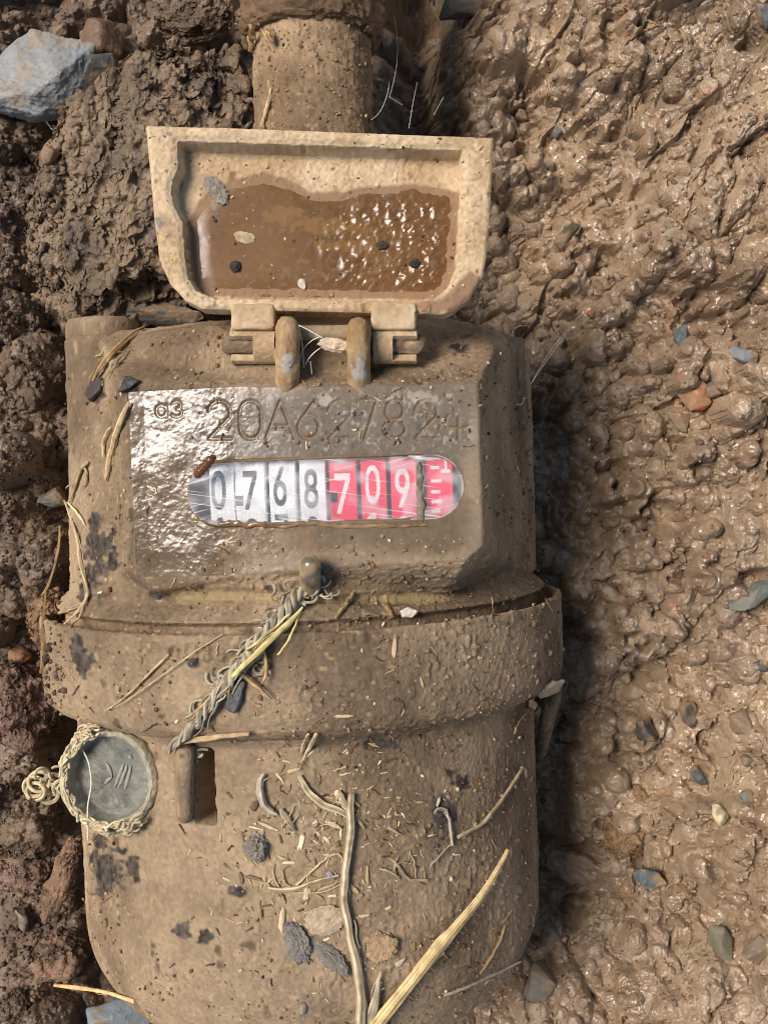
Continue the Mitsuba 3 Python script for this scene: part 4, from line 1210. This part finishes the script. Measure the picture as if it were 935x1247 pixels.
lump('grey_lump', 'blue grey fuzzy lint lump against the pale tan flake', 'lump', 362, 1146, 24, 46, 20, lin(132, 128, 120), 9, .5, (.6, .5, .35))
lump('grey_lump', 'grey fuzzy lint strip between the lint lump and the dry stem', 'lump', 404, 1166, 52, 18, -46, lin(130, 124, 114), 10, .5, (.6, .5, .35))
lump('pebble', 'tiny grey oval pebble near the bottom edge left of the dry stem', 'pebble', 369, 1228, 9, 15, -12, lin(150, 140, 124), 11, .8, (.15, .1, .1))
lump('bead', 'tiny lilac grey grain right of the bristly root', 'grain', 402, 1065, 8, 11, 20, lin(150, 146, 150), 12, .9, (.1, .05, .05))
lump('dark_speck', 'black speck of debris in the right half of the puddle', 'speck', 504, 321, 12, 10, 20, lin(62, 56, 50), 13, .8)
lump('dark_speck', 'black speck of debris in the left corner of the puddle', 'speck', 287, 325, 12, 13, 20, lin(66, 60, 54), 14, .8)
lump('dark_speck', 'dark grain in the middle of the puddle', 'speck', 465, 299, 13, 10, 0, lin(74, 66, 58), 15, .8)
lump('seed_scale', 'small white seed scale at the lower edge of the puddle', 'seed', 368, 346, 9, 14, 20, lin(206, 198, 180), 16, .5, (.3, .1, .05))
lump('seed_scale', 'pale scale stuck in the left half of the puddle', 'seed', 298, 289, 22, 12, -10, lin(184, 166, 130), 17, .3, (.6, .4, .1))
lump('grey_lump', 'grey crusted speck at the dry upper left of the lid tray', 'lump', 264, 232, 34, 18, -50, lin(150, 143, 130), 18, .5, (.6, .5, .3))
flake(fresh('white_flake'), [(486, 744), (496, 740), (508, 745), (500, 752), (488, 752)], 'small white flake at the edge of the collar gap', 'flake', lin(210, 200, 180), .0004, .0010, DUST, seed=19)
flake(fresh('leaf_scrap'), [(648, 838), (668, 828), (682, 828), (682, 842), (660, 848)], 'pale grey scrap on the right end of the collar', 'leaf', lin(150, 136, 114), .0006, .0008, DUST, seed=20)

# brown pupa on the rim of the window
pa = np.array([at(262, 555, .0548), at(254, 563, .0556), at(246, 572, .0556), (at(238, 581, .0546))])
tt = np.linspace(0, 1, 40)
ctr = spline(pa, 40)
rad = .00085 * np.sqrt(np.maximum(1 - (2 * tt - 1) ** 4, .02)) * (1 + .10 * np.sin(tt * 38))
v, f, s_ = tube(ctr, rad, 16)
add('pupa', (v, f), material('pupa', base=lin(98, 62, 42), rough=.25), True)
thing('pupa', 'brown ringed insect pupa on the upper left rim of the counter window', 'pupa')

# seal
SC, SN = at(140, 945, .0388), np.array([-.33, -.04, .94]); SN /= np.linalg.norm(SN)
E1 = np.cross([0, 1, 0], SN); E1 /= np.linalg.norm(E1); E2 = np.cross(SN, E1)


def seal_pts(a, b, h):
    return SC + np.asarray(a)[..., None] * E1 + np.asarray(b)[..., None] * E2 + np.asarray(h)[..., None] * SN


ps = np.array([(0, 0), (.0072, 0), (.0076, .0004), (.0079, .0016), (.0085, .0022), (.0092, .0021), (.0096, .0012), (.0097, -.001), (.0094, -.004), (.0085, -.007)])
rr = np.interp(np.linspace(0, 1, 70), np.linspace(0, 1, len(ps)), ps[:, 0]); hh = np.interp(np.linspace(0, 1, 70), np.linspace(0, 1, len(ps)), ps[:, 1])
an = np.linspace(0, 2 * np.pi, 200, endpoint=False)
RR, AN = np.meshgrid(rr, an, indexing='ij'); HH = np.repeat(hh[:, None], 200, 1)
sidew = sstep(-.2, .8, np.cos(AN - math.radians(200)))            # left and lower side: swollen, frayed
edge = sstep(.0074, .0085, RR)
HH = HH + edge * sidew * .0020 - edge * (1 - sidew) * .0008
RR2 = RR * (1 + edge * (.06 * (meshkit.noise(np.stack([np.cos(AN) * 3, np.sin(AN) * 3, HH * 300], -1), 4) - .5)) - .05 * edge * (1 - sidew))
v_ = seal_pts(RR2 * np.cos(AN), RR2 * np.sin(AN), HH).reshape(-1, 3)
q_ = np.array([[i * 200 + j, i * 200 + (j + 1) % 200, (i + 1) * 200 + (j + 1) % 200, (i + 1) * 200 + j] for i in range(69) for j in range(200)])
f_ = tri(q_); nn = vnormals(v_, f_)
if np.mean(nn[:2000] @ SN) < 0:
    f_ = f_[:, ::-1]; nn = -nn
v_ = v_ + nn * (.0004 * (fbm(v_, .0016, 5, 3) - .5) * 2 * (.5 + .8 * edge.ravel()))[:, None]
c = lerp(lin(92, 94, 86), lin(126, 127, 116), sstep(.3, .7, fbm(v_, .003, 6, 3)))
c = lerp(c, lin(170, 163, 140), .5 * sstep(.60, .74, fbm(v_, .0025, 9, 3)))
c = lerp(c, lin(196, 184, 150), (edge * (.4 + .6 * sidew)).ravel())
add('lead_seal', (v_, f_), material('lead', rough=.55, spec=.5, bump=grain_bump), True, c)
thing('lead_seal', 'round grey lead seal with a stamped mark and frayed cream rim, left below the collar', 'seal')
Z5 = lambda x, y: (20 + x / 4.675, 860 + y / 4.675)


def on_seal(x, y, h):
    """Seal point seen at a pixel of the enlarged view."""
    px, py = Z5(x, y)
    d0, d1 = at(px, py, 0.0), at(px, py, 0.08)
    d = d1 - d0
    t = ((SC + SN * h - d0) @ SN) / (d @ SN)
    return d0 + d * t


for i, st in enumerate([[(508, 318), (528, 350), (545, 405)], [(545, 405), (520, 425), (505, 445)], [(612, 325), (590, 390), (555, 468)], [(632, 335), (610, 400), (578, 470)], [(655, 338), (640, 400), (618, 475)], [(640, 280), (660, 300)]]):
    pts_ = np.array([on_seal(x, y, .0002) for x, y in st])
    v, f, s_ = tube(spline(pts_, 14), .00040 * np.sin(np.linspace(.3, 2.9, 14)), 8, .7)
    add(fresh('lead_seal__stamped_mark'), (v, f), 'material_lead', True, np.tile(lin(150, 146, 132), (len(v), 1)))
rs = np.random.default_rng(77)
fv, ff, fc, off = [], [], [], 0
for i in range(190):
    a0 = math.radians(rs.uniform(95, 300)); ln = rs.uniform(.15, .55)
    t = np.linspace(0, 1, 12)
    r0 = rs.uniform(.0080, .0106); h0 = .0040 - 6.5 * max(0, r0 - .0088) ** 1 * .3 + rs.uniform(-.0005, .0004)
    an_ = a0 + t * ln
    r_ = r0 + .0004 * np.sin(t * rs.uniform(2, 7) + rs.uniform(0, 6)) + rs.normal(0, .0004) * t
    v, f, s_ = tube(seal_pts(r_ * np.cos(an_), r_ * np.sin(an_), h0 + .0003 * np.sin(t * 5 + i)), .00026, 6, 1, None, .1, i)
    fv.append(v); ff.append(f + off); off += len(v); fc.append(fibre_colour(v, s_, lin(150, 134, 98), lin(228, 216, 180), i, .15))
add('lead_seal__frayed_rim', (np.vstack(fv), np.vstack(ff)), FIBRE, True, np.vstack(fc))
labels['lead_seal__frayed_rim'] = {'label': 'frayed cream fibres round the rim', 'kind': 'stuff'}
# looped cord end at the left of the seal
zl = .030
for i, (cx, cy, r_, ph, w) in enumerate(((42, 958, 12, 0, 7), (48, 952, 13, 1.2, 6), (44, 964, 11, 2.2, 6), (66, 955, 13, .6, 7), (60, 966, 12, 3, 6), (76, 960, 10, 1.9, 6), (52, 944, 9, 2.6, 5), (70, 942, 9, 4, 5))):
    t = np.linspace(0, 5.6, 40)
    pts_ = np.array([at(cx + r_ * math.cos(ph + a), cy + r_ * .95 * math.sin(ph + a), zl + .0012 * math.sin(1.3 * a + i) + .0003 * i) for a in t])
    v, f, s_ = tube(pts_, w * .72 / 2 / 6250, 9, 1, None, .22, i + 60)
    add(fresh('lead_seal__cord_loop'), (v, f), FIBRE, True, fibre_colour(v, s_, lin(146, 128, 96), lin(218, 204, 164), i, .25))
pts_ = spline(np.array([on_seal(370, 240, .002), on_seal(415, 330, .003), on_seal(428, 440, .003), on_seal(408, 580, .004), on_seal(408, 760, .004)]), 40)
v, f, s_ = tube(pts_, .00016, 6)
add('lead_seal__loose_thread', (v, f), FIBRE, True, np.tile(lin(222, 216, 196), (len(v), 1)))

# ------------------------------------------------------------------ stones and clods in the soil
def stone(name, label, px, py, w, h, ang, col, flatn=.45, seed=0, facets=16, tint=None, cat='stone', sink=.25, size=.0005, amp=.00025, tilt=(0, 0), mat=None, zadd=0.0, muddy=.8):
    """An angular stone: hull of a few random points, broken edges; w, h and place in picture pixels, ang in degrees."""
    rs = np.random.default_rng(seed + 100)
    z0 = float(np.median(surf_z([px, px + w * .3, px - w * .3, px, px], [py, py, py, py + h * .3, py - h * .3]))) + zadd
    k = (CAM - z0) / CAM / MS
    a, b = w / 2 * k, h / 2 * k
    c_ = min(a, b) * flatn * 2
    d = rs.standard_normal((facets, 3)); d /= np.linalg.norm(d, axis=1, keepdims=True)
    d = d * rs.uniform(.85, 1.12, (facets, 1))
    m = trimesh.convex.convex_hull(d * [a, b, c_])
    m = refined(m, size)
    trimesh.smoothing.filter_laplacian(m, lamb=.5, iterations=1)
    v = np.array(m.vertices)
    v = v + m.vertex_normals * (amp * ((fbm(v, .004, seed, 3) - .5) * 3 + (fbm(v * [1, 3, 1], .0012, seed + 1, 3) - .5) * 1.6))[:, None]
    shade_src = v.copy()
    t1, t2 = tilt
    Rx = np.array([[1, 0, 0], [0, math.cos(t1), -math.sin(t1)], [0, math.sin(t1), math.cos(t1)]]); Ry = np.array([[math.cos(t2), 0, math.sin(t2)], [0, 1, 0], [-math.sin(t2), 0, math.cos(t2)]])
    ca, sa = math.cos(math.radians(ang)), math.sin(math.radians(ang))
    v = v @ (np.array([[ca, -sa, 0], [sa, ca, 0], [0, 0, 1]]) @ Rx @ Ry).T + at(px, py, z0 + c_ * (.5 - sink))
    c = lerp(np.asarray(col) * .78, np.asarray(col) * 1.2, fbm(shade_src * [1, 2.5, 1], .003, seed + 2, 3))
    if tint is not None:
        c = lerp(c, tint, sstep(.5, .62, fbm(shade_src, .004, seed + 3, 3)))
    c = lerp(c, lin(140, 118, 92), muddy * sstep(.47, .56, fbm(v, .005, seed + 4, 3))) if cat == 'stone' else c
    key = fresh(name)
    add(key, (v, np.array(m.faces)), mat or STONE, True, np.clip(c, .005, .9))
    thing(key, label, cat)


SLATE, SLATE2, ORANGE = lin(92, 100, 102), lin(122, 126, 124), lin(206, 120, 80)
stone('stone', 'largest pale blue grey rock, in the top left corner', 44, 101, 164, 112, 22, lin(140, 146, 146), .36, 12, 20, lin(146, 140, 126), size=.0005, amp=.0005, tilt=(.1, -.15), zadd=.010, muddy=.15)
stone('stone', 'dark grey broken stone against the right end of the largest pale rock', 118, 92, 46, 62, -30, lin(84, 84, 80), .5, 13, 14, tilt=(.2, .4))
stone('pebble', 'small dark blue pebble above the largest pale rock', 74, 40, 34, 24, 20, lin(76, 82, 92), .5, 14)
stone('stone', 'smooth dusty brown stone behind the largest pale rock', 128, 52, 56, 62, 0, lin(112, 90, 72), .45, 15, 26, cat='rounded stone', zadd=.003)
stone('stone', 'dark grey stone in the shade below the left end of the lid', 196, 383, 100, 34, -5, lin(84, 86, 84), .6, 16, 18, zadd=.001)
stone('stone', 'grey stone half hidden left of the head', 62, 604, 34, 44, 70, lin(100, 100, 94), .5, 17)
stone('stone', 'blue grey slab in the bottom left corner by the orange straw', 146, 1240, 92, 56, 10, lin(124, 134, 138), .45, 18, 18, size=.0006, zadd=.004)
stone('pebble', 'small brown pebble among the soil under the largest pale rock', 62, 190, 30, 26, 20, lin(112, 84, 66), .6, 19, 24)
stone('pebble', 'red brown pebble on the left soil beside the collar', 24, 800, 30, 34, 20, lin(140, 84, 64), .6, 20, 20)
stone('pebble', 'green grey pebble in the lower left soil', 30, 1118, 20, 36, 20, lin(92, 100, 94), .5, 21, 14)
stone('stone', 'pale green grey chip pressed into the mud right of the lid', 815, 284, 38, 17, 12, lin(152, 148, 126), .4, 22, 12, sink=-.22)
stone('stone', 'upright narrow blue slate chip high on the mud bank', 828, 412, 22, 40, -8, SLATE, .5, 23, 12, sink=-.22)
stone('stone', 'wide blue grey slate chip near the right edge of the picture', 906, 432, 48, 26, -12, SLATE2, .4, 24, 12, sink=-.22)
stone('stone', 'grey wedge of stone with an orange face left of the orange chunk', 822, 500, 26, 62, 28, lin(104, 104, 98), .5, 25, 12, ORANGE, sink=-.25)
stone('stone', 'bright orange broken chunk in the mud', 845, 480, 40, 46, 30, ORANGE, .5, 26, 16, lin(160, 128, 100), sink=-.22)
stone('pebble', 'round dark grey pebble right of the orange chunk', 866, 476, 22, 22, 0, lin(92, 94, 92), .6, 27, 22, sink=-.25)
stone('stone', 'long grey slate splinter sticking out at the right edge', 915, 726, 84, 32, 26, lin(96, 104, 98), .5, 28, 12, sink=-.7, tilt=(0, -.2), muddy=.2)
stone('pebble', 'cream white pebble low on the right side', 876, 992, 19, 31, 20, lin(206, 194, 156), .6, 29, 26, sink=.08, amp=.0001)
stone('stone', 'dark slate chip left of the cream white pebble', 851, 945, 24, 30, 25, lin(78, 86, 88), .5, 30, 12, sink=-.25)
stone('stone', 'small slate chip above the cream white pebble', 908, 928, 22, 18, 10, lin(94, 106, 106), .5, 31, 12, sink=-.25)
stone('stone', 'small teal slate chip right of the cream white pebble', 910, 970, 18, 22, 40, lin(102, 112, 108), .5, 32, 12, sink=.08)
stone('stone', 'half buried slate with a tan face in the lower right mud', 790, 1069, 48, 26, -14, lin(86, 96, 96), .6, 33, 12, lin(150, 126, 96), sink=-.25)
stone('stone', 'teal slate at the right edge near the bottom', 922, 1158, 42, 40, 30, lin(94, 112, 108), .4, 34, 12, sink=-.25)
stone('stone', 'mud smeared green grey stone left of the teal slate', 876, 1152, 34, 54, 12, lin(112, 108, 90), .5, 35, 14, sink=.12)
stone('stone', 'grey angular stone at the foot of the meter, lower right', 652, 1192, 58, 48, -35, lin(120, 114, 104), .5, 36, 14, sink=-.22)
stone('stone', 'dark stone half sunk in the shaded mud right of the collar', 786, 888, 30, 40, 20, lin(74, 72, 68), .6, 37, 14, sink=.12)
stone('stone', 'second dark stone beside the muddy lumps right of the collar', 840, 870, 30, 36, 35, lin(84, 80, 74), .6, 38, 14, sink=.12)
stone('stone', 'layered grey stone near the right edge below the slate splinter', 902, 880, 44, 32, -10, lin(110, 102, 92), .5, 39, 14, sink=-.22)
stone('stone', 'small slate chip on the right edge beside a pink stain', 924, 812, 22, 14, -10, lin(92, 98, 98), .5, 40, 12, sink=.12)
stone('pebble', 'tiny dark pebble above the right corner of the lid', 636, 140, 18, 20, 0, lin(72, 80, 80), .6, 41, 14, sink=.08)
stone('pebble', 'tiny grey pebble stuck in the mud right of the lid corner', 677, 162, 14, 14, 0, lin(112, 114, 112), .6, 42, 14, sink=.08)
stone('stone', 'dark grey stone at the upper right corner of the picture', 929, 18, 24, 36, 10, lin(82, 86, 88), .5, 43, 12, sink=.08)
stone('stone', 'grey slab at the top edge right of the pipe', 566, 8, 90, 34, 4, lin(110, 104, 98), .5, 44, 14, sink=.12)
stone('stone', 'mossy dark lump of stone in the mud right of the lid', 692, 288, 40, 34, 20, lin(88, 84, 64), .6, 45, 16, sink=.12)
stone('stone', 'broad brown stone slab in the shaded mud at the lower right of the meter', 716, 1064, 128, 48, -24, lin(124, 102, 78), .4, 46, 18, sink=.1, size=.0005, cat='slab', amp=.0009, mat='material_mud')
stone('pebble', 'orange tinted pebble right of the head', 722, 382, 16, 14, 20, lin(180, 112, 80), .6, 47, 14, sink=.12)
stone('pebble', 'small white stone chip at the bottom edge, lower right', 682, 1234, 22, 20, 10, lin(176, 166, 150), .5, 48, 14, sink=.12)


def clod(label, px, py, w, h, ang, z, c0, c1, seed, sub=5, rb=.14):
    k = (CAM - z) / CAM / MS
    v, f = rock(at(px, py, z), (w / 2 * k, h / 2 * k, min(w, h) / 2 * k), math.radians(ang), seed, sub, (.30, .14, .05), .6, rb * .4)
    v = crust(v, f, seed, .7)
    c = lerp(c0, c1, sstep(.3, .7, fbm(v, .005, seed, 3))) * (.8 + .4 * noise(v, .0008, seed + 1))[:, None]
    key = fresh('soil_clod')
    add(key, (v, f), SOIL, True, c)
    thing(key, label, 'clod of soil')


BR0, BR1, RD0, RD1 = lin(92, 77, 61), lin(124, 107, 87), lin(100, 79, 66), lin(132, 108, 92)
clod('reddish clod of soil pressed against the left end of the collar', 20, 858, 84, 110, 20, -.006, RD0, RD1, 50, 6)
clod('tan lump of dried mud bridging the gap between soil and collar', 58, 748, 50, 70, -25, .010, lin(110, 84, 60), lin(140, 112, 82), 51)
clod('dark clod of soil left of the lead seal', 30, 1018, 70, 60, 10, -.006, BR0, BR1, 52)
clod('rounded reddish clod in the lower left soil', 36, 1060, 64, 44, 0, -.008, RD0, RD1, 53)
clod('finger shaped brown clod beside the lower body', 76, 1070, 30, 104, -22, -.004, BR0, lin(136, 108, 86), 54)
clod('rough clod of soil at the left below the grey stone', 12, 700, 60, 100, 10, -.010, BR0, BR1, 55)
clod('knobbly clod above the orange straw', 70, 1165, 76, 60, 15, -.010, BR0, lin(132, 106, 86), 56)
clod('crumbly clod at the left edge beside the head', 24, 470, 80, 90, 10, -.012, BR0, BR1, 57)
clod('crumbly clod between the left edge and the head, below the grey stone', 40, 540, 64, 60, 40, -.010, BR0, BR1, 58)
clod('dark crumb clod in the bottom left corner of the picture', 20, 1225, 60, 50, 20, -.008, BR0, BR1, 59)
clod('brown clod right of the big clod at the top edge', 240, 24, 90, 50, 10, -.010, BR0, BR1, 60)
clod('wet rounded mud lump left of the cream white pebble', 800, 965, 66, 62, 20, -.018, lin(132, 106, 76), lin(160, 132, 98), 61, 6, .1)
clod('wet rounded mud lump in the shade below the slate chips', 762, 1018, 60, 52, -10, -.020, lin(128, 102, 74), lin(156, 128, 96), 62, 6, .1)
clod('knobbly mud lump near the bottom, right of the grey angular stone', 700, 1205, 50, 46, 30, -.016, lin(128, 100, 74), lin(156, 128, 96), 64, 6, .12)

# ------------------------------------------------------------------ cobwebs
def web(key, label, lines, r=.00006):
    for i, ln in enumerate(lines):
        pts_ = np.array([at(x, y, z) for x, y, z in ln])
        v, f, _ = tube(spline(pts_, 12), r, 5)
        add(fresh(key + '__thread'), (v, f), FIBRE, True, np.tile(lin(226, 224, 216), (len(v), 1)))
    thing(key, label, 'cobweb')


web('cobweb', 'white cobweb stretched between the two hinge posts', [[(364, 396, .056), (390, 410, .0555), (402, 418, .055)], [(402, 418, .055), (418, 424, .0545), (432, 425, .054)], [(364, 398, .056), (368, 420, .053), (370, 448, .052)], [(390, 410, .0555), (372, 422, .053), (366, 436, .052)], [(372, 444, .052), (380, 432, .054), (390, 424, .0545)], [(378, 440, .0525), (380, 456, .0515)]], .00009)
v_, f_ = rock(at(408, 420, .0545), (.0026, .0011, .0008), -.12, 9, 4, (.4, .3, .2))
add('cobweb__debris', (v_, f_), FIBRE, True, lerp(lin(178, 150, 120), lin(214, 196, 170), noise(v_, .0008, 3)))
web('cobweb_001', 'fine cobweb in the dark gap right of the pipe', [[(480, 20, .0), (484, 60, .005), (474, 118, .012)], [(474, 100, .01), (466, 130, .02), (452, 146, .03)], [(474, 118, .012), (490, 128, .01)], [(508, 100, .0), (502, 130, .01), (498, 156, .03)], [(540, 118, -.005), (528, 140, .0)]], .00005)
web('spider_thread', 'two loose spider threads right of the head', [[(646, 468, .02), (668, 430, .008), (694, 398, -.01)], [(648, 465, .02), (676, 424, .008), (710, 380, -.012)]], .00006)
web('spider_thread_001', 'single spider thread from the largest pale rock to the big clod', [[(57, 148, .0), (64, 158, -.002), (73, 168, .0)]], .00010)

# ------------------------------------------------------------------ crumbs, and fine litter too small to count
ico = trimesh.creation.icosahedron()
iv, jf = np.array(ico.vertices), np.array(ico.faces)
rs = np.random.default_rng(5)


def crumbs(key, label, n, region, size, cols, cat='crumbs', ok=None, shape=(.55, 1.25), flat=1.0, centre=None):
    vs, fs, cs, off = [], [], [], 0
    for _ in range(n):
        x, y = (rs.uniform(region[0], region[2]), rs.uniform(region[1], region[3])) if centre is None else (rs.normal(centre[0], centre[2]), rs.normal(centre[1], centre[3]))
        if ok is not None and not ok(x, y):
            continue
        s_ = size[0] * (size[1] / size[0]) ** (rs.random() ** 2.2)
        p0 = surf(x, y)
        v = iv * rs.uniform(.6, 1.3, (12, 1)) * s_ * rs.uniform(shape[0], shape[1], 3)
        if flat < 1:
            a_ = rs.uniform(0, 3.14); v = v * [1.9, .55, flat]; q_ = np.array([[math.cos(a_), math.sin(a_), 0], [-math.sin(a_), math.cos(a_), 0], [0, 0, 1]])
        else:
            q_, _ = np.linalg.qr(rs.standard_normal((3, 3)))
        vs.append(v @ q_ + p0 + [0, 0, s_ * .25]); fs.append(jf + off); off += 12
        cs.append(np.tile(np.asarray(cols[rs.integers(len(cols))]) * rs.uniform(.7, 1.25), (12, 1)))
    add(key, (np.vstack(vs), np.vstack(fs)), DUST, False if False else True, np.clip(np.vstack(cs), .005, .9))
    thing(key, label, cat, kind='stuff')


CR = [lin(150, 122, 86), lin(132, 106, 74), lin(172, 146, 108), lin(110, 84, 58), lin(92, 78, 66), lin(196, 178, 146), lin(140, 110, 74)]


def on_meter(x, y):
    if 200 < x < 590 and 545 < y < 650:
        return False
    if y < 470:
        return (80 < x < 630 and y > 400) and not (340 < x < 450 and y < 440)
    if y < 735:
        return 80 < x < 652
    if y < 890:
        return 58 < x < 686
    if 80 < x < 262 and y < 1010 and not x > 262:
        return rs.random() < .2
    return 100 < x < 648


def clump(x, y):
    return on_meter(x, y) and float(fbm(np.array([[x, y, 0]]), 60, 8, 3)[0]) + .12 * (x > 420) > rs.uniform(.35, .75)


crumbs('dirt_crumbs', 'small crumbs of dry dirt scattered over the meter', 9000, (60, 400, 690, 1247), (.00010, .00048), CR, ok=clump)
crumbs('lid_crumbs', 'fine grit sprinkled on the open lid and in its tray', 420, (182, 158, 600, 380), (.00010, .00035), [lin(120, 92, 60), lin(196, 172, 134), lin(90, 72, 56), lin(210, 190, 150)])
crumbs('pipe_crumbs', 'gritty soil crumbs crusted on the pipe', 420, (310, 30, 456, 156), (.00012, .00045), CR[:4])
crumbs('soil_crumbs', 'loose soil crumbs over the heap left of the meter', 2600, (0, 0, 80, 1247), (.0002, .0010), [BR0, BR0 * 1.1, BR1 * .9, lin(104, 84, 68), lin(78, 66, 57)])
crumbs('mud_grit', 'fine grit and tiny stones in the wet mud', 2200, (640, 0, 935, 1247), (.0002, .0008), [lin(150, 128, 100), lin(128, 106, 82), lin(116, 100, 84), lin(164, 144, 116)])
crumbs('chaff_flakes', 'pale broken chaff flakes clustered round the thick dry stem', 260, None, (.0003, .0011), [lin(196, 176, 138), lin(172, 150, 112), lin(150, 128, 96), lin(206, 192, 160), lin(120, 100, 78)], 'chaff', ok=on_meter, flat=.35, centre=(395, 1030, 75, 75))
# fine litter
vs, fs, cs, off = [], [], [], 0
n_ = 0
while n_ < 210:
    x, y = (rs.uniform(62, 684), rs.uniform(400, 1240)) if n_ < 110 else (rs.normal(400, 80), rs.normal(1030, 80))
    if not on_meter(x, y) or float(fbm(np.array([[x, y, 5]]), 70, 9, 3)[0]) < rs.uniform(.3, .62):
        continue
    n_ += 1
    L, a0, cv = rs.uniform(5, 28) * rs.uniform(.4, 1), rs.uniform(0, 3.14), rs.normal(0, .5)
    t = np.linspace(0, 1, 8)
    th = a0 + cv * t + rs.normal(0, .35, 8)
    pth = np.c_[x + L * np.cumsum(np.cos(th)) / 8, y + L * np.cumsum(np.sin(th)) / 8]
    p_, r_ = lay(pth, [rs.uniform(.8, 3.2), rs.uniform(.6, 1.6)], .0001, 12, 3)
    v, f, s_ = tube(p_, r_ * (1 + .5 * (rs.random(12) - .5)), 6, rs.uniform(.3, 1))
    vs.append(v); fs.append(f + off); off += len(v)
    c0 = [lin(190, 166, 122), lin(150, 120, 82), lin(96, 74, 54), lin(214, 200, 168), lin(84, 66, 52)][rs.integers(5)]
    cs.append(np.tile(c0 * rs.uniform(.8, 1.15), (len(v), 1)))
add('plant_litter', (np.vstack(vs), np.vstack(fs)), FIBRE, True, np.vstack(cs))
thing('plant_litter', 'scattered short root hairs and grass bits stuck to the meter', 'litter', kind='stuff')
